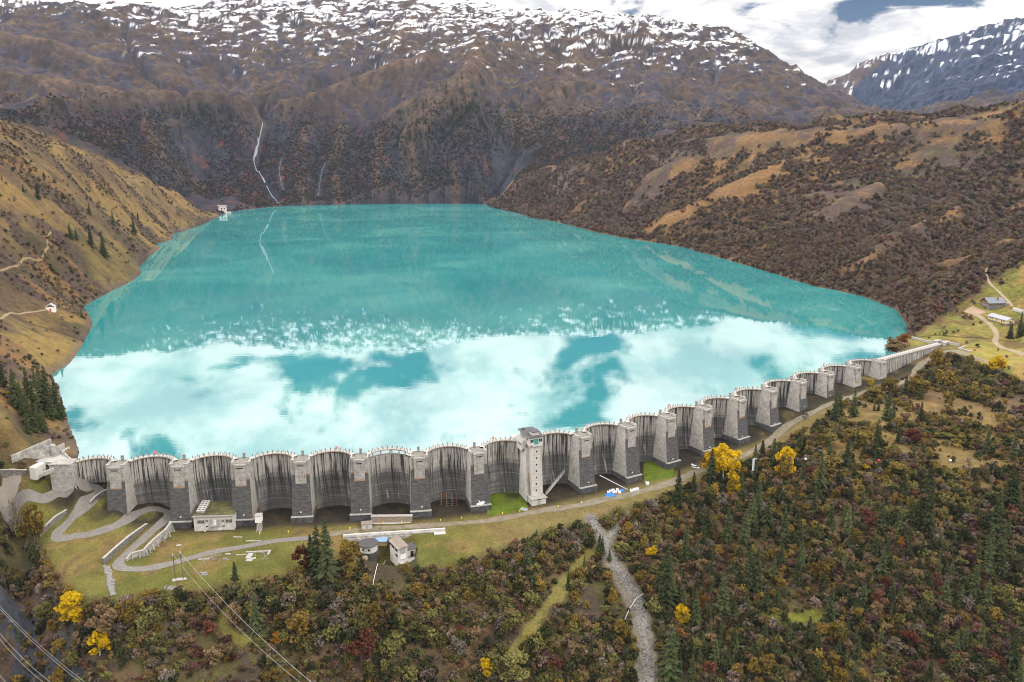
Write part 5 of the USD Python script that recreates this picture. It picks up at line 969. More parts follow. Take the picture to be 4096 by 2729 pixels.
# parked car by the bays
cp0 = G(z5(1105, 1465)); ca = thing("parked_car", "white estate car with its tailgate open parked behind the big yellow tree", "car", cp0 + [0, 0, .05], -38)
body = prism([(-2.1, .35), (-2.15, .95), (-1.2, 1.05), (1.3, 1.02), (2.05, .85), (2.15, .4)], -.85, .85); part(ca, "body", body, whitep); part(ca, "cabin", prism([(-1.95, 1.0), (-1.6, 1.6), (.5, 1.6), (1.2, 1.02)], -.72, .72), glass_mat); part(ca, "roof", boxm(-1.6, .5, -.70, .70, 1.603, 1.68), whitep); part(ca, "tailgate", prism([(-1.6, 1.65), (-1.55, 1.75), (-2.7, 2.15), (-2.75, 2.05)], -.7, .7), whitep)
for x in (-1.35, 1.35):
    for y in (-.8, .8): part(ca, "wheel", trimesh.creation.cylinder(.33, .22, sections=16).apply_transform(trimesh.transformations.rotation_matrix(math.pi / 2, (1, 0, 0))).apply_translation((x, y, .33)), dark_mat)
for y in (-.6, .6): part(ca, "headlight", boxm(2.08, 2.16, y - .18, y + .18, .6, .78), deck_mat)
# bulk bags, tarpaulins, kit by the tenth buttress
rg = random.Random(11)
blue_tarp = plain("blue_tarpaulin", (0.02, 0.16, 0.55), rough=.5, var=.3, scale=2)
def tarp(label, p, w, d, h, rot, seed):
    n = 14; gx_, gy_ = np.meshgrid(np.linspace(-1, 1, n), np.linspace(-1, 1, n), indexing="ij"); zz = h * (1 - gx_ ** 2) * (1 - gy_ ** 2) * (.55 + meshkit.fbm(np.stack([gx_ * 2.3, gy_ * 2.3, gx_ * 0 + seed], -1), 3, seed)) + .06 * np.random.default_rng(seed).random((n, n)); sh = 1 + .18 * np.sin(5 * np.arctan2(gy_, gx_) + seed)
    v = np.stack([gx_ * w * sh, gy_ * d * sh, zz], -1); i = np.arange(n * n).reshape(n, n); f = np.vstack([np.stack([i[:-1, :-1].ravel(), i[1:, :-1].ravel(), i[1:, 1:].ravel()], 1), np.stack([i[:-1, :-1].ravel(), i[1:, 1:].ravel(), i[:-1, 1:].ravel()], 1)])
    t = thing("tarpaulin", label, "tarpaulin", p + [0, 0, .12], rot); part(t, "sheet", (v.reshape(-1, 3), f), blue_tarp)
tarp("crumpled blue tarpaulin spread on the ground in front of the white bulk bags", G(z4(1920, 1268)), 2.9, 1.5, 1.3, 12, 3); tarp("smaller blue tarpaulin behind the bulk bags, beside the pipe", G(z4(2105, 1195)), 1.6, 1.1, 1.2, 0, 9)
bagm = plain("white_bulk_bag", (0.60, 0.62, 0.66), var=.15, scale=3)
ordn = ["leftmost", "second", "third", "fourth", "fifth", "sixth"]
def bag(p, label, group, s=1.0, rot=0):
    t = thing("bulk_bag", label, "bulk bag", p, rot, group=group); m = trimesh.creation.box((1.3 * s, 1.3 * s, 1.25 * s)).subdivide().subdivide(); v = m.vertices; b = 1 + .12 * (1 - (np.abs(v[:, 2:]) / (.63 * s)) ** 2); m.vertices = np.column_stack([v[:, :2] * b, v[:, 2] + .62 * s]); part(t, "sack", m, bagm); part(t, "top_opening", boxm(-.35 * s, .35 * s, -.35 * s, .35 * s, 1.25 * s, 1.32 * s), plain("bag_shadow", (.25, .27, .3)) if "bag_shadow" not in made else L + "bag_shadow"); made.add("bag_shadow")
made = set()
for k, (x, y) in enumerate(((1895, 1228), (1932, 1208), (1975, 1222), (2012, 1222), (1970, 1195), (2035, 1185))): bag(G(z4(x, y)), f"white bulk bag in the row behind the blue tarpaulin, {ordn[k]} of the row", "bulk bags by the tarpaulin", rot=rg.uniform(-15, 15))
bag(G(z4(2070, 1228)), "slumped white sack at the right end of the bag row by the tarpaulin", "bulk bags by the tarpaulin", 1.15)
for k, (x, y) in enumerate(((2255, 1205), (2303, 1190), (2350, 1178))): bag(G(z4(x, y)), f"{('left', 'middle', 'right')[k]} of three white bulk bags at the foot of the tenth buttress", "three bulk bags by the tenth buttress", 1.15, rg.uniform(-12, 12))
bag(G(z5(20, 1790)) if False else G(zm(1790, 470)), "larger white sack lying at the right foot of the tenth buttress", "loose sacks", 1.3)
pa, pb = G(z4(2190, 1185)), atz(*[c * Q for c in z4(1765, 950)], -17.0); tag(part(None, "delivery_pipe", bar(pa + [0, 0, .6], pb, .5, sides=10), steel), "grey pipe slanting from the bay down to the bulk bags by the tenth buttress", "pipe")
# yellow marker posts, troughs, slabs
for k, (p, w) in enumerate([(z3(1420, 1510), "in front of the bay right of the overflow vault, left one"), (z3(1752, 1478), "in front of the bay right of the overflow vault, right one"), (z3(515, 1555), "at the left foot of the apron wall"), (z3(812, 1545), "at the right foot of the apron wall"), (z4(1110, 1452), "just right of the gate tower hut"), (z4(1472, 1390), "beside the ninth buttress on the road edge"), (z4(505, 1525), "on the bright grass left of the gate tower"), (z4(235, 1562), "left end of the bright grass near the seventh buttress"), (z7(220, 262), "in the grass left of the white shed, far one"), (z7(675, 232), "in the grass just left of the white shed"), (z2(1722, 1405), "in the grass below the raised cabin"), (z2(2172, 1383), "in the grass between the third and fourth buttress")]):
    t = thing("marker_post", "short yellow marker post " + w, "marker post", G(p), group="yellow marker posts along the dam foot"); part(t, "post", trimesh.creation.cylinder(.10, .8, sections=8).apply_translation((0, 0, .3)), whitep); part(t, "cap", trimesh.creation.cylinder(.30, .45, sections=10).apply_translation((0, 0, .93)), yellow_mat)
t = thing("trough", "open grey metal trough on the bright grass left of the gate tower", "trough", G(z4(572, 1490)), -30); part(t, "shell", cat_(boxm(-1.8, 1.8, -.8, -.7, 0, .9), boxm(-1.8, 1.8, .7, .8, 0, .9), boxm(-1.8, -1.7, -.7, .7, 0, .9), boxm(1.7, 1.8, -.7, .7, 0, .9)), steel); part(t, "bottom", boxm(-1.69, 1.69, -.69, .69, .1, .3), dark_mat)
for k, (p, w, L_, d, r) in enumerate([(zl(1545, 708), "pale beam lying on the grass before the fourth buttress", 7.5, .5, 1), (zl(1450, 685), "short pale beam on the grass before the third buttress", 4.5, .5, -3), (zl(1090, 735), "small concrete slab on the grass in front of the workshop", 2.2, 1.2, 5)]):
    t = thing("concrete_beam", w, "beam", G(p), r); part(t, "beam", boxm(-L_ / 2, L_ / 2, -d / 2, d / 2, -.2, .3), deck_mat)
# old foundations and rubble
rub_mat = plain("rubble_stone", (0.165, 0.16, 0.15), var=.4, scale=1.2)
def stone(r, rr):
    m = trimesh.creation.icosphere(1, 1.0); v = m.vertices * (1 + .3 * (rr.random((len(m.vertices), 1)) - .5)); m.vertices = v * [r * rr.uniform(.8, 1.4), r * rr.uniform(.7, 1.1), r * .62]; m.apply_transform(trimesh.transformations.rotation_matrix(rr.uniform(0, 6.28), (0, 0, 1))); return m
rr = np.random.default_rng(8)
st_t = thing("stone_drain", "strip of loose grey stones running down the grass below the lowest bend", "stones", G(zl(660, 870))); o = G(zl(660, 870))
for k in range(110):
    s = k / 109; x = np.interp(s, [0, .3, .6, 1], [652, 662, 672, 686]) + rr.normal(0, 9); p = G(zl(x, 862 + 175 * s)) - o; m = stone(rr.uniform(.45, .85), rr); m.apply_translation(p + [0, 0, .15]); part(st_t, "stone", m, rub_mat)
def rubble(label, cx, cy, wx, wy, n, r0, r1, sl_=()):
    o = G(zl(cx, cy)); t = thing("rubble", label, "rubble", o)
    for a in sl_:
        p = G(zl(a[0], a[1])) - o; m = boxm(-a[2] / 2, a[2] / 2, -a[3] / 2, a[3] / 2, -.5, a[4]); m.apply_transform(trimesh.transformations.rotation_matrix(math.radians(a[5]), (0, 0, 1))); m.apply_translation(p); part(t, "slab", m, trim_mat)
    for k in range(n):
        p = G(zl(cx + rr.uniform(-wx, wx), cy + rr.uniform(-wy, wy))) - o; m = stone(rr.uniform(r0, r1), rr); m.apply_translation(p + [0, 0, .05]); part(t, "stone", m, rub_mat)
rubble("broken square foundation with a dirty puddle and rubble at the terrace edge", 1570, 795, 70, 25, 22, .25, .6, ((1520, 800, 2.5, 5, .35, 0), (1570, 775, 11, .8, .5, 6), (1640, 780, 1.0, 4.5, .5, 2), (1540, 815, 3, 1.5, .25, 20), (1520, 825, 3, 2, .2, -8)))
rubble("scattered foundation stones beside the road right of the twin poles", 1300, 810, 95, 22, 26, .25, .55, ((1240, 820, 5, .6, .3, 4), (1390, 790, 2.4, .8, .5, 3), (1470, 792, 5, .5, .3, 5)))
rubble("loose rubble heap at the terrace rim below the twin poles", 1045, 995, 45, 14, 22, .3, .7); rubble("pale stones beside the wires right of the twin poles", 1240, 908, 24, 7, 14, .35, .8)
rubble("two large pale boulders above the bright yellow tree on the left", 400, 1040, 10, 20, 3, .6, 1.6)
# stones along the dam foot road
for (cx, cy, wx, wy, n, lb) in [(z6(740, 1080), None, 60, 25, 30, "line of pale stones along the road below the fourteenth buttress")]: pass
# scree stones: nobody could count them
sc = []; SCREE = [r for r in ROADS if 270 < np.hypot(*r[0][-1]) < 420 and r[1] in (2.7, 1.8)]
for k in range(1700):
    P_, w_ = SCREE[0 if rr.random() < .8 else 1]; p = P_[rr.integers(len(P_))] + rr.normal(0, 1, 2) * w_ * .55; sc.append((p[0], p[1], rr.uniform(.18, .6)))
sc = np.array(sc); sz = gz(sc[:, 0], sc[:, 1]); ico = trimesh.creation.icosphere(0); V_ = ico.vertices[None] * sc[:, 2][:, None, None] * rr.uniform(.6, 1.3, (len(sc), 12, 1)) * [1, 1, .7] + np.column_stack([sc[:, :2], sz + .1])[:, None]
F_ = ico.faces[None] + np.arange(len(sc))[:, None, None] * 12; tag(part(None, "scree_stones", (V_.reshape(-1, 3), F_.reshape(-1, 3)), rub_mat), "loose grey scree stones filling the gully below the dam", "stones", kind="stuff")
# old inclined track at the bottom
ra, rb__ = [G(p) for p in ((800, 1478), (778, 1508))], None
tp = spline(np.array([G(p)[:2] for p in ((806, 1470), (790, 1495), (768, 1530), (742, 1575))]), .9); tt = np.gradient(tp, axis=0); tt /= np.linalg.norm(tt, axis=1, keepdims=True); tz = gz(tp[:, 0], tp[:, 1]); o = np.array([*tp[0], tz[0]]); t = thing("inclined_track", "abandoned rusty inclined rail track with wooden sleepers at the bottom left of centre", "track", o)
for k in range(len(tp)):
    m = boxm(-.16, .16, -1.3, 1.3, .25, .5); m.apply_transform(trimesh.transformations.rotation_matrix(math.atan2(tt[k, 1], tt[k, 0]), (0, 0, 1))); m.apply_translation(np.array([*tp[k], tz[k]]) - o); part(t, "sleeper", m, woodb)
for s in (-.7, .7):
    P_ = np.column_stack([tp + np.stack([-tt[:, 1], tt[:, 0]], 1) * s, tz + .58]) - o; part(t, "rail", cat_(*[bar(a, b, .12) for a, b in zip(P_[:-1], P_[1:])]), rusty_mat)

# timber frame in the bay right of the overflow vault, stair in the bay right of the tower
fr6 = frame((BC[5] + BC[6]) / 2, BT[5], BN[5]); tf = thing("timber_frame", "dark timber staging standing in the bay right of the overflow vault", "staging", fr6((0, 0, -30))); o = np.array(fr6((0, 0, -30)))
for x in (-4.2, -1.2, 1.8, 4.4): part(tf, "post", bar(np.array(fr6((x, -1.5, -30.5))) - o, np.array(fr6((x, -3.0, -22.0 + (x < 0) * .8))) - o, .38), woodb)
for k in range(6): part(tf, "beam", bar(np.array(fr6((-5.4, -1.4 - .3 * k, -29.0 + 1.25 * k))) - o, np.array(fr6((5.2, -1.4 - .3 * k, -29.0 + 1.25 * k))) - o, .3), wetdark_mat)
fr8 = frame((BC[7] + BC[8]) / 2, BT[7], BN[7]); stp = thing("bay_stair", "long straight stair with a handrail climbing the bay right of the gate tower", "stair", fr8((-8, 3, -30))); o = np.array(fr8((-8, 3, -30)))
a_, b_ = np.array(fr8((-7.5, 2.0, -28.8))) - o, np.array(fr8((8.0, -6.0, -20.5))) - o
part(stp, "flight", bar(a_, b_, 1.1), paleconc); part(stp, "handrail", cat_(bar(a_ + [0, 0, 1.7], b_ + [0, 0, 1.7], .12), *[bar(a_ * (1 - s) + b_ * s, a_ * (1 - s) + b_ * s + [0, 0, 1.75], .1) for s in np.linspace(0, 1, 7)]), steel)
# ------------------------------------------------------------------ vegetation
def leafmat(name, c, c2=None, var=.35, trans=.25, rnd=.35):
    c = np.asarray(c, float); c2 = c * .55 if c2 is None else np.asarray(c2, float)
    return MAT(name, {"oi": ("object_info", {}), "g": ("geometry", {}), "n": ("noise_texture", {"scale": .8, "detail": 3.0}), "cr": ("rgb_ramp", {"ramp": [(.3, tuple(c2)), (.6, tuple(c)), (.85, tuple(np.minimum(c * 1.35, 1)))]}),
        "ob": ("map_range", {"from_min": 0.0, "from_max": 1.0, "to_min": 1 - rnd, "to_max": 1 + rnd}), "ri": ("map_range", {"from_min": 0.0, "from_max": 1.0, "to_min": 1 - var, "to_max": 1 + var}), "mm": ("math", {"math_type": "multiply"}),
        "m": ("mix_color", {"blend_type": "multiply", "fac": 1.0, "use_clamp_result": False}), "d": ("diffuse_bsdf", {}), "t": ("translucent_bsdf", {}), "mix": ("mix_closure", {"fac": trans})},
        [("g.position", "n.vector"), ("n.fac", "cr.fac"), ("oi.random", "ob.value"), ("g.random_per_island", "ri.value"), ("ob.result", "mm.value1"), ("ri.result", "mm.value2"), ("cr.color", "m.a"), ("mm.value", "m.b"),
         ("m.result", "d.color"), ("m.result", "t.color"), ("d.BSDF", "mix.closure1"), ("t.BSDF", "mix.closure2")], surface="mix.closure")
bark = plain("bark", (0.13, 0.105, 0.085), var=.35, scale=3); pale_bark = plain("pale_bark", (0.30, 0.28, 0.25), var=.3, scale=3)
needles = leafmat("spruce_needles", (0.0719, 0.0834, 0.0359), (0.0345, 0.0431, 0.0201), trans=.1); needles_pale = leafmat("pale_spruce_needles", (0.1222, 0.1365, 0.0517), (0.0575, 0.0661, 0.0287), trans=.1)
def spruce(seed, H=14.0, R=2.7, levels=17, nb=10):
    r = np.random.default_rng(seed); v, f = [], []
    for k in range(levels):
        t = .05 + .92 * (k / (levels - 1)) ** .92; L0 = R * (1 - t) ** .82 * (1 + .15 * r.normal()) + .22; n = max(5, int(nb * (1 - .45 * t)))
        for j in range(n):
            a = 2 * math.pi * (j + r.uniform(-.35, .35)) / n + k * 1.3; L_ = L0 * r.uniform(.68, 1.22); d = np.array([math.cos(a), math.sin(a)]); s = np.array([-d[1], d[0]]); z = t * H + r.uniform(-.25, .25); w = .24 + .30 * L_ / R
            dr = r.uniform(.22, .50) * L_; b = len(v)
            pts = [(0, 0, 0, .10), (.35, w, -dr * .28, 0), (.35, -w, -dr * .28, 0), (.68, w * .95, -dr * .75, 0), (.68, -w * .95, -dr * .75, 0), (1.0, 0, -dr * .95, .0), (.5, 0, -dr * .30 + .16, 0)]
            for (q_, sw, dz, up_) in pts: v.append([*(d * L_ * q_ + s * sw), z + dz + up_])
            f += [[b, b + 1, b + 6], [b, b + 6, b + 2], [b + 1, b + 3, b + 6], [b + 6, b + 4, b + 2], [b + 3, b + 5, b + 6], [b + 6, b + 5, b + 4]]
            for q_ in (.45, .8):                                   # hanging twigs
                b = len(v); p = d * L_ * q_; v += [[*(p + s * .5 * w), z - dr * q_], [*(p - s * .5 * w), z - dr * q_], [*(p * 1.02 + s * r.uniform(-.2, .2)), z - dr * q_ - r.uniform(.35, .75)]]; f.append([b, b + 1, b + 2])
    b = len(v); v += [[.12, 0, H * .95], [-.06, .1, H * .95], [-.06, -.1, H * .95], [0, 0, H * 1.03]]; f += [[b, b + 1, b + 3], [b + 1, b + 2, b + 3], [b + 2, b, b + 3]]
    return np.array(v), np.array(f)
def trunk(H, r0, seed, limbs=0, spread=0.0):
    r = np.random.default_rng(seed); ms = [trimesh.creation.cone(r0, H * 1.02, sections=7)]
    for k in range(limbs):
        a = r.uniform(0, 6.28); z = H * r.uniform(.25, .7); L_ = spread * r.uniform(.6, 1.0); ms.append(bar((0, 0, z), (math.cos(a) * L_, math.sin(a) * L_, z + L_ * r.uniform(.5, 1.1)), r0 * .45, sides=5))
    return cat_(*ms)
def leafcloud(seed, rx, rz, zc, lobes, n, size, tall=1.0):
    """Many small leaf clumps on the skins of a few lumps: an uneven crown with gaps."""
    r = np.random.default_rng(seed); cs = []
    for k in range(lobes):
        a = r.uniform(0, 6.28); e = r.uniform(-.75, .95); q_ = math.sqrt(max(0, 1 - e * e)) * r.uniform(.35, .85); cs.append((np.array([math.cos(a) * q_ * rx, math.sin(a) * q_ * rx, zc + e * rz * .75]), r.uniform(.28, .52) * min(rx, rz * 1.2)))
    P = []
    for k in range(n):
        c, s = cs[r.integers(lobes)]; d = r.normal(size=3); d /= np.linalg.norm(d); d[2] = d[2] * .8 + .15; P.append(c + d * s * r.uniform(.55, 1.08))
    P = np.array(P); u = r.normal(size=(n, 3)); u /= np.linalg.norm(u, axis=1, keepdims=True); w = np.cross(u, r.normal(size=(n, 3))); w /= np.linalg.norm(w, axis=1, keepdims=True); S = size * r.uniform(.6, 1.35, (n, 1))
    v = np.stack([P - u * S, P + w * S * .75, P + u * S, P - w * S * .75], 1).reshape(-1, 3); v[:, 2] = np.maximum(v[:, 2], .05); i = np.arange(n) * 4; f = np.vstack([np.stack([i, i + 1, i + 2], 1), np.stack([i, i + 2, i + 3], 1)]); return v, f
def kind(name):
    p = stage.CreateClassPrim(f"/World/{name}"); p.SetTypeName("Xform"); return p
SPR = []
for k in range(6):
    c = kind(f"spruce_kind_{k}"); part(c, "trunk", trunk(13.6, .26, k), bark); part(c, "crown", spruce(k, R=[2.5, 2.9, 2.2, 3.1, 2.6, 2.4][k], levels=[17, 18, 16, 17, 15, 18][k]), needles_pale if k == 5 else needles); SPR.append(c.GetPath())
LEAF = {"yellow": leafmat("yellow_leaves", (0.6800, 0.4600, 0.0150), (0.4200, 0.2700, 0.0100), trans=.4), "ochre": leafmat("ochre_leaves", (0.2572, 0.1778, 0.0416), (0.1513, 0.0983, 0.0242)), "olive": leafmat("olive_leaves", (0.1891, 0.1740, 0.0567), (0.1059, 0.0983, 0.0364)), "orange": leafmat("orange_leaves", (0.2874, 0.1286, 0.0151), (0.1513, 0.0605, 0.0090)),
        "red": leafmat("russet_leaves", (0.1891, 0.0756, 0.0454), (0.0983, 0.0378, 0.0257)), "brown": leafmat("brown_leaves", (0.2118, 0.1437, 0.0756), (0.1210, 0.0832, 0.0454)), "grey": leafmat("bare_grey_twigs", (0.2013, 0.1708, 0.1342), (0.1098, 0.0952, 0.0781)), "mauve": leafmat("mauve_twigs", (0.2458, 0.1824, 0.1427), (0.1396, 0.1047, 0.0857)), "dark": leafmat("dark_green_leaves", (0.0719, 0.0756, 0.0340), (0.0340, 0.0378, 0.0189)), "golden": leafmat("pale_gold_leaves", (0.2723, 0.2042, 0.0567), (0.1513, 0.1059, 0.0303)), "violet": leafmat("dark_russet_twigs", (0.1437, 0.0756, 0.0620), (0.0756, 0.0416, 0.0364))}
BRO = {}
for k, (col, lf) in enumerate(LEAF.items()):
    for j in range(2):
        c = kind(f"{col}_tree_kind_{j}"); part(c, "trunk", trunk(5.2, .17, k * 3 + j, 7, 2.2), pale_bark if col in ("grey", "yellow") else bark); part(c, "crown", leafcloud(100 + k * 7 + j, 2.6, 3.5 + .8 * j, 3.9 + .7 * j, 13 + 4 * j, 950 if col != "grey" else 420, .36 if col == "yellow" else .30), lf); BRO[(col, j)] = c.GetPath()
def px_of(p): return proj(np.asarray(p, float)) / Q
LAND = [("the big yellow tree", (1650, 1080)), ("the galvanised mast", (1731, 1075)), ("the left white marker ball", (1852, 1055)), ("the red marker ball", (2020, 1057)), ("the right white marker ball", (2184, 1057)), ("the scree gully", (1470, 1400)), ("the turf roofed bunker", (1376, 1500)),
        ("the gatehouse", (912, 1260)), ("the twin poles", (412, 1310)), ("the lower left yellow tree", (172, 1402)), ("the left meadow hut", (118, 705)), ("the spillway walls", (90, 1040)), ("the intake house", (512, 482)), ("the farmhouse", (2278, 692)), ("the long cream building", (2298, 735)),
        ("the right end of the dam", (2160, 790)), ("the russet tree", (2000, 1190)), ("the grassy shelf", (1810, 1420)), ("the three bulk bags", (1478, 1120)), ("the bottom right corner", (2353, 1568)), ("the right picture edge", (2353, 1200)), ("the upper right red bush", (2090, 990)), ("the grassy cut", (1260, 1400)), ("the lower left clearing", (530, 1440)), ("the gully's orange bush", (1566, 1412)), ("the left picture edge", (0, 560))]
ORD = ["nearest", "second nearest", "third nearest", "fourth nearest", "fifth nearest", "sixth nearest", "seventh nearest", "eighth nearest", "ninth nearest", "tenth nearest", "eleventh nearest", "twelfth nearest", "thirteenth nearest", "fourteenth nearest"] + [f"{n}th nearest" for n in range(15, 60)]
DIRS = ["right of", "above right of", "above", "above left of", "left of", "below left of", "below", "below right of"]
def label_all(items, noun):
    """items: [path, px, adjective]; each gets a label by its nearest landmark, the direction and its rank that way."""
    grp = {}
    for it in items:
        d = [math.hypot(it[1][0] - l[1][0], it[1][1] - l[1][1]) for l in LAND]; k = int(np.argmin(d)); dx, dy = it[1][0] - LAND[k][1][0], LAND[k][1][1] - it[1][1]; s = int(round(math.degrees(math.atan2(dy, dx)) / 45)) % 8; grp.setdefault((k, s), []).append((d[k], it))
    for (k, s), L_ in grp.items():
        for n, (_, it) in enumerate(sorted(L_, key=lambda a: a[0])):
            it[0].SetCustomDataByKey("label", f"{it[2]} {noun} {DIRS[s]} {LAND[k][0]}" + (f", {ORD[n].replace(' nearest', '') if ORD[n] != 'nearest' else 'nearest'}" + (" nearest" if ORD[n] != "nearest" else "") if len(L_) > 1 else ""))
def mask_at(M, x, y):
    ia = np.clip(np.round((np.arctan2(x, y) - AZ0) / (AZ1 - AZ0) * (NAZ - 1)).astype(int), 0, NAZ - 1); ir = np.clip(np.searchsorted(LR, np.log(np.hypot(x, y))), 0, NR - 1); return M[ia, ir]
def road_ok(p): return all(seg_dist(p[0], p[1], P_[::4]) > w_ + 1.5 for P_, w_ in ROADS if np.hypot(*P_[0]) < 700)
rv = np.random.default_rng(77)
# conifers one by one: (picture window, top x, y, base y)
CON = [(zr, a) for a in [(310,540,980),(495,550,780),(690,300,700),(1185,250,560),(1280,190,400),(1405,180,470),(1680,140,300),(1718,150,310),(2040,140,350),(2240,200,520),(1730,450,720),(1930,370,780),(800,470,680),(1040,560,800),(1340,560,780),(1385,660,850),(880,980,1350),(1080,1000,1350),(640,970,1300),(1150,820,1200),(1220,830,1150),(1330,850,1200),(1240,640,900),(1700,1130,1400),(1860,780,1050),(50,1080,1300),(1610,880,1050),(1520,1000,1350),(390,1250,1568),(600,1180,1420),(1450,700,900),(1150,640,800),(1000,850,1080),(830,640,800)]]
CON += [(ze, a) for a in [(230,220,540),(360,80,240),(435,220,380),(560,120,380),(620,0,150),(850,50,150),(1000,240,420),(1110,230,460),(1180,470,760),(890,580,800),(625,890,1250),(960,880,1180),(1040,880,1180),(1160,790,1220),(830,960,1230),(550,1300,1568),(700,1290,1568),(1850,500,650),(2090,560,950),(2150,610,950),(1930,860,1270),(1860,1220,1568),(1990,1220,1568),(2100,1400,1600),(1840,100,330),(2140,130,400),(1980,20,140),(400,1040,1200),(1050,420,620)]]
CON += [(zb_, a) for a in [(200,50,600),(140,120,520),(840,330,800),(1150,20,480),(1130,480,700),(1240,40,500),(980,550,850),(340,430,620),(530,560,950),(690,640,850),(240,1000,1400),(340,1260,1540),(2110,520,870),(1450,110,380),(830,820,1000),(700,840,1020),(230,660,830),(490,1270,1500),(1010,1090,1320),(2180,0,180),(620,980,1150)]]
CON += [(zc, a) for a in [(500,300,450),(1410,400,700),(1600,470,700),(1750,270,600),(1900,420,700),(1900,0,350),(2060,20,350),(1180,970,1100),(1400,970,1120),(2200,1050,1400),(1830,1500,1640),(50,540,700),(120,10,200),(660,30,330),(760,90,300),(360,930,1080),(2290,1400,1600),(1240,1330,1500)]]
CON += [(z6, a) for a in [(1820,610,860),(1970,560,640),(2080,530,680),(2130,550,720),(2000,690,870),(2010,920,1080),(990,830,1150),(1040,810,1080),(1210,790,1080),(1610,820,1120),(1680,900,1100),(1490,1140,1370),(1250,1240,1450),(1740,1200,1380),(930,1320,1480),(560,1320,1480),(600,1310,1450),(270,1340,1490),(140,1360,1490),(1460,900,1010),(1510,900,1010)]]
CON += [(z8, a) for a in [(1375,930,1110),(1490,830,1090),(1530,930,1080)]]
CON += [(zs, a) for a in [(25,940,1090),(5,935,1040),(110,1010,1220),(190,990,1160),(150,1080,1240),(240,1090,1300),(330,1000,1260),(390,1080,1300),(290,1000,1240),(160,1170,1290),(205,1160,1370),(190,1290,1405),(255,1220,1370),(300,1250,1390),(430,1180,1305),(350,1130,1310),(90,1040,1150),(240,990,1100),(550,570,625),(475,0,90),(515,30,100),(615,20,150),(700,85,215),(905,-20,60)]]
CON += [(zh, a) for a in [(255,40,72),(230,90,117),(425,65,112),(480,85,127),(20,520,580),(400,630,770),(245,630,700),(650,750,810),(715,780,845),(790,835,880),(865,855,902),(940,830,940),(1110,290,357),(1185,910,1050),(1400,1000,1140),(1445,920,1000),(1825,550,602),(1035,890,915),(1105,40,110)]]
CON += [(zl, a) for a in [(1940,640,900),(2000,620,970),(1900,690,880),(1435,850,960),(1565,1060,1260),(200,670,800),(120,1230,1310)]]
CON += [(zm, a) for a in [(1125,770,920),(1525,750,850),(1580,830,890),(1440,870,960),(1175,720,790),(1440,690,800),(1830,670,760),(1760,700,800),(1890,880,1150),(1910,1310,1560),(1350,960,1050),(1480,1330,1400)]]
items = []
for w_, (x, y0_, y1_) in CON:
    u, v = w_(x, y1_); p = ground(u, v); ut, vt = w_(x, y0_); dist = np.linalg.norm(p - [0, 0, EYE]); H = (v - vt) * Q / FPX * dist / max(.6, math.cos(math.atan2(EYE - p[2], p[1]))); H = float(np.clip(H * 1.03, 2.5, 34))
    k = int(rv.integers(0, 5)); t = copy_of(SPR[k], "spruce", p - [0, 0, .25], rv.uniform(0, 360), (H / 14 * rv.uniform(.92, 1.2), H / 14 * rv.uniform(.92, 1.2), H / 14), cat="tree"); items.append([t, (u, v), ("tall" if H > 17 else "small" if H < 9 else "medium") + " dark green"])
have = [i[1] for i in items]
for k in range(2000):
    if len(have) > 300: break
    uv = (rv.uniform(1480, 2345), rv.uniform(1150, 1560))
    if rv.random() > (0.9 if uv[0] < 2000 else .45) or min(math.hypot(uv[0] - a[0], (uv[1] - a[1]) * 1.3) for a in have) < 22: continue
    if 1400 < uv[0] < 1545 and uv[1] > 1200 and uv[0] < 1400 + .35 * (uv[1] - 1150): continue
    p = ground(*uv)
    if mask_at(CLEAR, np.array([p[0]]), np.array([p[1]]))[0] > .3 or not road_ok(p): continue
    H = rv.uniform(6, 14); t = copy_of(SPR[int(rv.integers(0, 5))], "spruce", p - [0, 0, .25], rv.uniform(0, 360), (H / 14 * rv.uniform(.95, 1.3),) * 2 + (H / 14,), cat="tree"); items.append([t, uv, "small dark green" if H < 9 else "medium dark green"]); have.append(uv)
PALE = [(zr, (2100, 0, 150)), (zr, (2250, 960, 1270)), (ze, (110, 10, 140)), (ze, (45, 150, 380)), (ze, (255, 970, 1240)), (zb_, (2250, 90, 300)), (z6, (1000, 1150, 1320)), (zm, (1540, 760, 850)), (zc, (200, 80, 320)), (zb_, (1390, 660, 760)), (zc, (1180, 980, 1100))]
for w_, (x, y0_, y1_) in PALE:
    u, v = w_(x, y1_); p = ground(u, v); _, vt = w_(x, y0_); dist = np.linalg.norm(p - [0, 0, EYE]); H = float(np.clip((v - vt) * Q / FPX * dist / .88, 3, 30)); t = copy_of(SPR[5], "spruce", p - [0, 0, .2], rv.uniform(0, 360), H / 14, cat="tree"); items.append([t, (u, v), "pale yellowish green"])
label_all(items, "spruce")
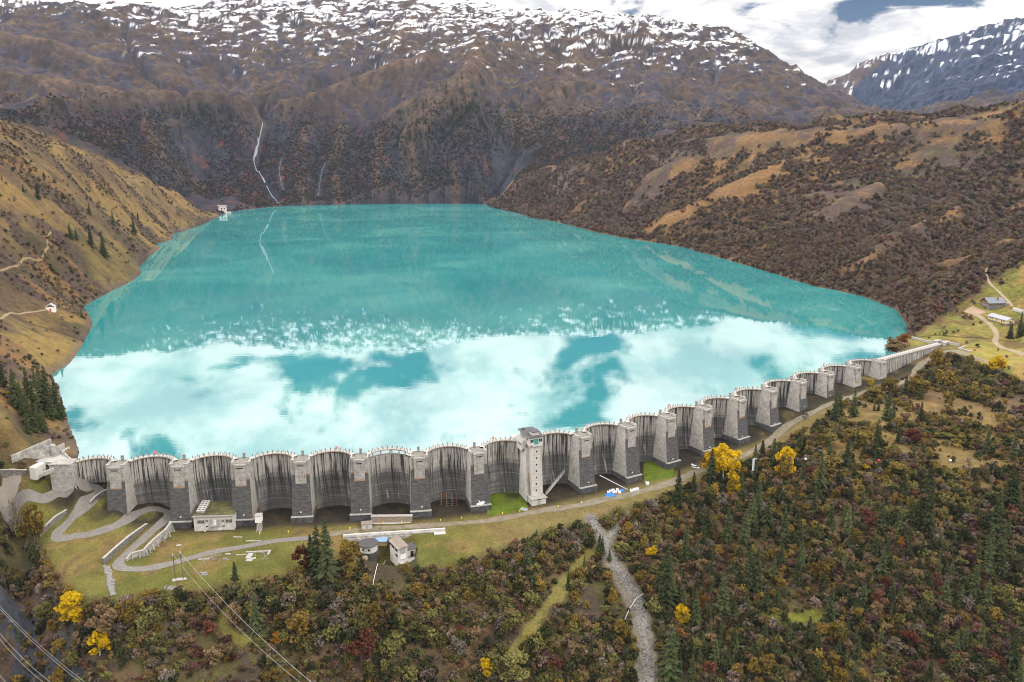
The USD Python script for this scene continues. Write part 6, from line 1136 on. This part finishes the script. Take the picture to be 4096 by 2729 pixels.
# broadleaved trees and bushes that stand out: window, x, top y, base y, width, colour
BL = [(zr,690,270,560,210,"yellow"),(zr,830,205,640,300,"yellow"),(zr,940,285,560,200,"yellow"),(zr,940,545,800,160,"yellow"),(zr,640,270,470,120,"orange"),(zr,910,760,880,100,"orange"),(zr,1520,270,600,230,"yellow"),(zr,1530,330,640,150,"ochre"),(zr,2050,360,560,220,"golden"),(zr,1290,360,520,130,"ochre"),(zr,1510,750,830,60,"yellow"),(zr,1670,755,830,90,"orange"),(zr,1730,880,1010,180,"ochre"),(zr,1700,1070,1180,130,"ochre"),
      (zr,320,980,1080,110,"ochre"),(zr,310,1190,1330,130,"red"),(zr,30,1370,1480,90,"yellow"),(zr,1800,1190,1280,70,"yellow"),(zr,1960,1150,1260,80,"golden"),(zr,660,710,850,170,"olive"),(zr,2060,100,240,150,"golden"),
      (ze,475,450,520,80,"yellow"),(ze,820,440,570,180,"golden"),(ze,975,450,570,110,"red"),(ze,1000,60,200,170,"red"),(ze,1170,270,400,110,"golden"),(ze,495,985,1200,170,"red"),(ze,340,1200,1400,130,"golden"),(ze,1020,760,860,120,"red"),(ze,60,350,560,150,"golden"),(ze,440,80,230,220,"golden"),(ze,870,1280,1400,80,"orange"),(ze,1370,80,130,200,"olive"),
      (zb_,370,650,880,160,"yellow"),(zb_,2000,150,360,220,"ochre"),(zb_,560,500,700,140,"orange"),(zb_,340,930,1050,150,"orange"),(zb_,2060,870,1060,170,"ochre"),(zb_,2220,870,1080,180,"olive"),(zb_,2220,1400,1540,150,"ochre"),(zb_,1000,1340,1480,130,"ochre"),(zb_,880,20,140,80,"red"),(zb_,1530,310,430,140,"ochre"),(zb_,600,100,240,130,"brown"),(zb_,2170,1200,1350,120,"ochre"),
      (zc,1310,290,470,120,"red"),(zc,720,340,520,140,"red"),(zc,360,680,850,140,"ochre"),(zc,130,850,1080,220,"ochre"),(zc,160,1400,1560,180,"ochre"),(zc,1820,900,1000,90,"red"),(zc,990,960,1150,180,"red"),(zc,640,500,680,150,"red"),(zc,60,100,290,160,"golden"),
      (z6,1800,120,250,140,"orange"),(z6,1650,150,260,90,"ochre"),(z6,1730,190,300,220,"brown"),(z6,2170,300,520,170,"ochre"),(z6,1980,620,820,240,"ochre"),(z6,1630,640,830,200,"golden"),(z6,1420,640,720,60,"yellow"),(z6,1480,740,840,220,"golden"),(z6,1920,1240,1390,170,"red"),(z6,1180,1230,1400,170,"golden"),(z6,850,1290,1450,150,"golden"),(z6,2290,540,720,200,"ochre"),(z6,650,1020,1110,70,"grey"),(z6,1110,880,980,110,"ochre"),
      (z8,1180,1350,1540,170,"yellow"),(z8,600,670,810,120,"grey"),(z8,480,710,800,110,"red"),(z8,970,1180,1225,50,"dark"),
      (zl,455,1045,1210,145,"yellow"),(zl,760,1080,1210,110,"ochre"),(zl,610,1270,1400,120,"yellow"),(zl,1480,1180,1300,0,"ochre") ,(zl,1820,1140,1330,150,"ochre"),(zl,1710,1260,1320,90,"orange"),(zl,1660,1490,1560,100,"ochre"),(zl,640,1110,1270,140,"brown"),(zl,1775,1490,1530,70,"ochre"),(zl,330,1190,1250,70,"ochre"),(zl,920,1010,1080,110,"ochre"),(zl,210,500,700,110,"ochre"),(zl,110,470,680,60,"grey"),(zl,370,1310,1370,90,"ochre"),(zl,280,1090,1180,110,"olive"),(zl,1860,740,880,110,"red"),(zl,2110,700,800,90,"ochre"),
      (zm,890,1440,1540,70,"yellow"),(zm,1570,950,1010,60,"ochre"),(zm,1600,1040,1140,60,"ochre"),(zm,220,1290,1430,150,"red"),(zm,800,1040,1110,70,"ochre"),(zm,1810,820,870,60,"yellow"),(zm,1760,950,1010,80,"ochre"),(zm,740,1340,1420,100,"grey"),(zm,520,1200,1330,120,"olive"),(zm,1720,600,660,70,"ochre"),(zm,1060,1420,1560,170,"olive"),(zm,270,1120,1260,100,"ochre"),(zm,840,960,1060,110,"olive"),(zm,150,790,900,110,"ochre"),(zm,1190,980,1060,80,"ochre"),(zm,1810,680,710,30,"yellow"),(zm,50,1430,1500,0,"olive"),
      (zs,40,1120,1150,40,"yellow"),(zh,1510,1070,1160,130,"grey"),(zl,1890,700,0,0,"red")]
items = []
NM = {"yellow": "bright yellow", "ochre": "ochre", "golden": "pale golden", "orange": "orange", "red": "russet red", "olive": "olive green", "brown": "brown", "grey": "bare grey", "dark": "dark green"}
for w_, x, y0_, y1_, wd, col in BL:
    if wd <= 0: continue
    u, v = w_(x, y1_); p = ground(u, v); _, vt = w_(x, y0_); ul, _ = w_(x - wd / 2, y1_); dist = np.linalg.norm(p - [0, 0, EYE]); H = float(np.clip((v - vt) * Q / FPX * dist / .88, 1.2, 26)); W = float((u - ul) * 2 * Q / FPX * dist)
    j = int(rv.integers(2)); t = copy_of(BRO[(col, j)], "broadleaf_tree" if H > 5 else "bush", p - [0, 0, .2 + .05 * H], rv.uniform(0, 360), (W / 5.0, W / 5.0, H / (7.4 + 1.2 * j)), cat="tree" if H > 5 else "bush"); items.append([t, (u, v), NM[col], H])
label_all([i for i in items if i[3] > 5], "tree"); label_all([i for i in items if i[3] <= 5], "bush")

# undergrowth nobody could count: one instancer, thousands of bushes coloured by where they grow
def undergrowth(name, label, pts, kinds, sizes, protos):
    pi = UsdGeom.PointInstancer.Define(stage, f"/World/{name}"); P = []
    for k, (v, f, m) in enumerate(protos):
        path = f"/World/{name}/bush_form_{k}"; usdkit.mesh(stage, path, (v, f), m); P.append(path)
    pi.CreatePrototypesRel().SetTargets([Sdf.Path(p) for p in P]); n = len(pts); a = rv.uniform(0, 2 * math.pi, n)
    pi.CreatePositionsAttr(Vt.Vec3fArray.FromNumpy(np.asarray(pts, np.float32))); pi.CreateProtoIndicesAttr(Vt.IntArray.FromNumpy(np.asarray(kinds, np.int32)))
    pi.CreateOrientationsAttr(Vt.QuathArray([Gf.Quath(float(math.cos(t / 2)), 0, 0, float(math.sin(t / 2))) for t in a])); pi.CreateScalesAttr(Vt.Vec3fArray.FromNumpy((np.asarray(sizes)[:, None] * np.column_stack([np.ones(n), np.ones(n), rv.uniform(.75, 1.25, n)])).astype(np.float32)))
    tag(pi, label, "bushes", kind="stuff")
BUSHCOL = ["olive", "brown", "mauve", "grey", "dark", "ochre", "violet", "red", "golden"]
forms = []
for k, c in enumerate(BUSHCOL):
    for j in range(2): forms.append((*leafcloud(500 + 9 * k + j, 1.15, 1.0, .85, 9, 230 if c != "grey" else 170, .20), LEAF[c]))
def scatter(n, r0, r1, seed, a0=-36, a1=36):
    r = np.random.default_rng(seed); a = np.radians(r.uniform(a0, a1, n)); d = np.sqrt(r.uniform(r0 ** 2, r1 ** 2, n)); x, y = np.sin(a) * d, np.cos(a) * d; z = gz(x, y); uv = proj(np.column_stack([x, y, z])) / Q; return x, y, z, uv[:, 0], uv[:, 1], r
def road_clear(x, y, extra=1.0):
    d = np.full(x.shape, 1e9); ok = np.hypot(x, y) < 900
    for P_, w_ in ROADS:
        if np.hypot(*P_[0]) > 1000: continue
        dd = seg_dist(x[ok], y[ok], P_[::4]) - w_; d[ok] = np.minimum(d[ok], dd)
    return d > extra
ALLP, ALLK, ALLS = [], [], []
def add_bushes(x, y, z, weights, size, r):
    """weights: (n, 9) for the colours."""
    w = np.maximum(weights, 1e-6); w = w / w.sum(1, keepdims=True); c = (r.random((len(x), 1)) > np.cumsum(w, 1)).sum(1).clip(0, 8); ALLP.append(np.column_stack([x, y, z - .15 * size])); ALLK.append(c * 2 + r.integers(0, 2, len(x))); ALLS.append(size)
# slopes below the dam
x, y, z, u, v, r = scatter(84000, 265, 700, 1)
inl = lake_path.contains_points(np.column_stack([x, y])); nd_ = fbm2(x, y, 30, 4, 71); nc = fbm2(x, y, 55, 3, 73); nc2 = fbm2(x, y, 18, 3, 79)
ok = (mask_at(dn.astype(float), x, y) > .5) & ~inl & (mask_at(tw, x, y) < .25) & (mask_at(mw, x, y) < .3) & (mask_at(lh, x, y) < .3) & (r.random(len(x)) < smooth(nd_, .28, .5)) & (seg_dist(x, y, DAM_LINE) > 15)
openg = inpoly([(1830,1000),(1930,940),(2080,880),(2250,930),(2353,960),(2353,1080),(2200,1090),(2050,1040),(1900,1060)], u, v); ok &= ~(openg & (r.random(len(x)) < .45 + .5 * smooth(nc2, .42, .55))); ok &= ~(inpoly([(-100,1230),(60,1240),(100,1330),(165,1430),(230,1568),(-100,1600)], u, v) & (r.random(len(x)) < .62))
ok &= ~(inpoly([(835,1240),(960,1240),(968,1312),(905,1318),(835,1305)], u, v)); ok &= ~inpoly([(450,1440),(560,1420),(590,1568),(440,1568)], u, v) | (r.random(len(x)) < .35)
ok &= road_clear(x, y, 1.0) & (mask_at(CLEAR, x, y) < .4); x, y, z, u, v = x[ok], y[ok], z[ok], u[ok], v[ok]; nc, nc2 = nc[ok], nc2[ok]
W = np.zeros((len(x), 9)); W[:, 0] = .9 * smooth(nc, .4, .6) + .25; W[:, 1] = .7; W[:, 2] = .15 + .3 * smooth(nc2, .5, .65); W[:, 3] = .22; W[:, 4] = 1.0 * smooth(nc2, .42, .58) + .35; W[:, 5] = .28 * smooth(1 - nc, .42, .6) + .10
rr_ = smooth(u, 1900, 2250) * smooth(v, 1080, 1250); W[:, 6] = .08 + .6 * rr_; W[:, 7] = .03 + .09 * rr_; W[:, 4] += .35 * smooth(u, 1500, 1700); W[:, 8] = .06 + .7 * smooth(u, 1700, 1850) * (1 - smooth(v, 1080, 1180)); W[:, 0] *= 1 - .3 * rr_
br = inpoly([(440,1430),(560,1420),(590,1568),(440,1568)], u, v); W[br] = [.1, 1.6, .2, .2, .02, .1, 1.0, .5, 0]
add_bushes(x, y, z, W, .65 + r.gamma(1.6, .52, len(x)).clip(0, 2.7) * np.where(nc2 > .5, 1.2, .85), r)
# hill right of the lake, nearer then farther
for n_, r0_, r1_, sd, s0, s1 in ((52000, 600, 1250, 2, 1.2, 2.6), (52000, 1250, 2400, 3, 1.8, 3.8)):
    x, y, z, u, v, r = scatter(n_, r0_, r1_, sd, -6, 37); cov = fbm2(x, y, 90, 4, 81) * .6 + fbm2(x, y, 25, 3, 83) * .4; mk = mask_at(rh, x, y) > .5
    ok = mk & (z > .6) & (mask_at(mw, x, y) < .4) & (r.random(len(x)) < smooth(.56 - cov + .12 * (1 - smooth(z, 20, 110)) - .16 * np.clip(mask_at(RIDGE, x, y), 0, 1), -.03, .06)) & road_clear(x, y, 1.5); x, y, z = x[ok], y[ok], z[ok]; c2 = fbm2(x, y, 70, 3, 87)
    W = np.tile([.08, .8, 1.5, .45, .35, .03, .8, .10, 0.02], (len(x), 1)); W[:, 0] += .35 * smooth(c2, .55, .65); W[:, 4] += .5 * smooth(1 - c2, .5, .65); add_bushes(x, y, z, W, r.uniform(s0, s1, len(x)), r)
# left hillside patches
x, y, z, u, v, r = scatter(60000, 380, 2200, 4, -37, -10); cov = mask_at(hs * .55 + n2 * .45, x, y); ok = (mask_at(lh, x, y) > .6) & (z > .8) & (r.random(len(x)) < smooth(cov, .50, .58) * .6 + .035) & road_clear(x, y, 2); x, y, z = x[ok], y[ok], z[ok]
W = np.tile([.7, .6, .9, .3, .5, .04, .3, .02, 0.], (len(x), 1)); add_bushes(x, y, z, W, r.uniform(.7, 1.8, len(x)) * np.where(np.hypot(x, y) > 900, 1.3, .9), r)
# foot of the far mountain
x, y, z, u, v, r = scatter(130000, 2200, 3400, 5, -36, 16); cov = fbm2(x, y, 160, 4, 91); ok = (mask_at(rh, x, y) < .3) & (mask_at(lh, x, y) < .3) & (z > 1) & (r.random(len(x)) < smooth(cov, .38, .5) * (1 - smooth(z, 180, 330))) & ~lake_path.contains_points(np.column_stack([x, y]))
for P__, w__ in ROADS:
    if np.hypot(*P__[0]) > 2000: ok &= seg_dist(x, y, P__[::2]) > w__ + 9
x, y, z = x[ok], y[ok], z[ok]
W = np.tile([.04, .12, .45, .10, 1.5, .0, 1.2, .07, 0.], (len(x), 1)); add_bushes(x, y, z, W, r.uniform(1.5, 3.2, len(x)), r)
# meadow edges
x, y, z, u, v, r = scatter(16000, 560, 950, 6, 20, 37); cov = fbm2(x, y, 35, 4, 95); ok = (mask_at(mw, x, y) > .4) & (z > .6) & (r.random(len(x)) < smooth(cov, .56, .66) * .6 + .01) & road_clear(x, y, 2.5); x, y, z, u, v = x[ok], y[ok], z[ok], u[ok], v[ok]; k_ = ~inpoly([(2230,670),(2353,670),(2353,770),(2260,760)], u, v); x, y, z = x[k_], y[k_], z[k_]
add_bushes(x, y, z, np.tile([.4, .9, .8, .3, .4, .1, .3, .2, .1], (len(x), 1)), r.uniform(.6, 1.6, len(x)), r)
undergrowth("undergrowth", "autumn scrub of olive, brown and mauve bushes covering the slopes", np.vstack(ALLP), np.concatenate(ALLK), np.concatenate(ALLS), forms)
# far conifer wood on the knob across the lake and stragglers on the mountain
P_ = []
for (cu, cv_, su, sv, n_) in [(1075, 262, 55, 30, 150), (1010, 290, 60, 30, 110), (1130, 300, 50, 28, 80), (960, 320, 50, 25, 60), (430, 262, 55, 10, 50), (460, 290, 60, 20, 70), (1250, 190, 90, 45, 36), (1380, 480, 14, 14, 10), (1150, 370, 90, 40, 40), (1500, 210, 60, 40, 16), (1010, 430, 110, 22, 60), (900, 400, 110, 40, 50), (720, 420, 60, 30, 22), (1060, 200, 60, 20, 24)]:
    for k in range(n_):
        p = ground(cu + rv.normal(0, su), cv_ + rv.normal(0, sv)); 
        if p[2] > 2 and np.hypot(*p[:2]) > 1500: P_.append(p)
P_ = np.array(P_); undergrowth("far_conifers", "dark conifer wood on the slopes across the lake", P_ - [0, 0, .5], np.zeros(len(P_), int) + rv.integers(0, 2, len(P_)), rv.uniform(.9, 1.7, len(P_)), [(*spruce(31, R=3.2, levels=10, nb=7), needles), (*spruce(32, R=2.8, levels=10, nb=7), needles)])
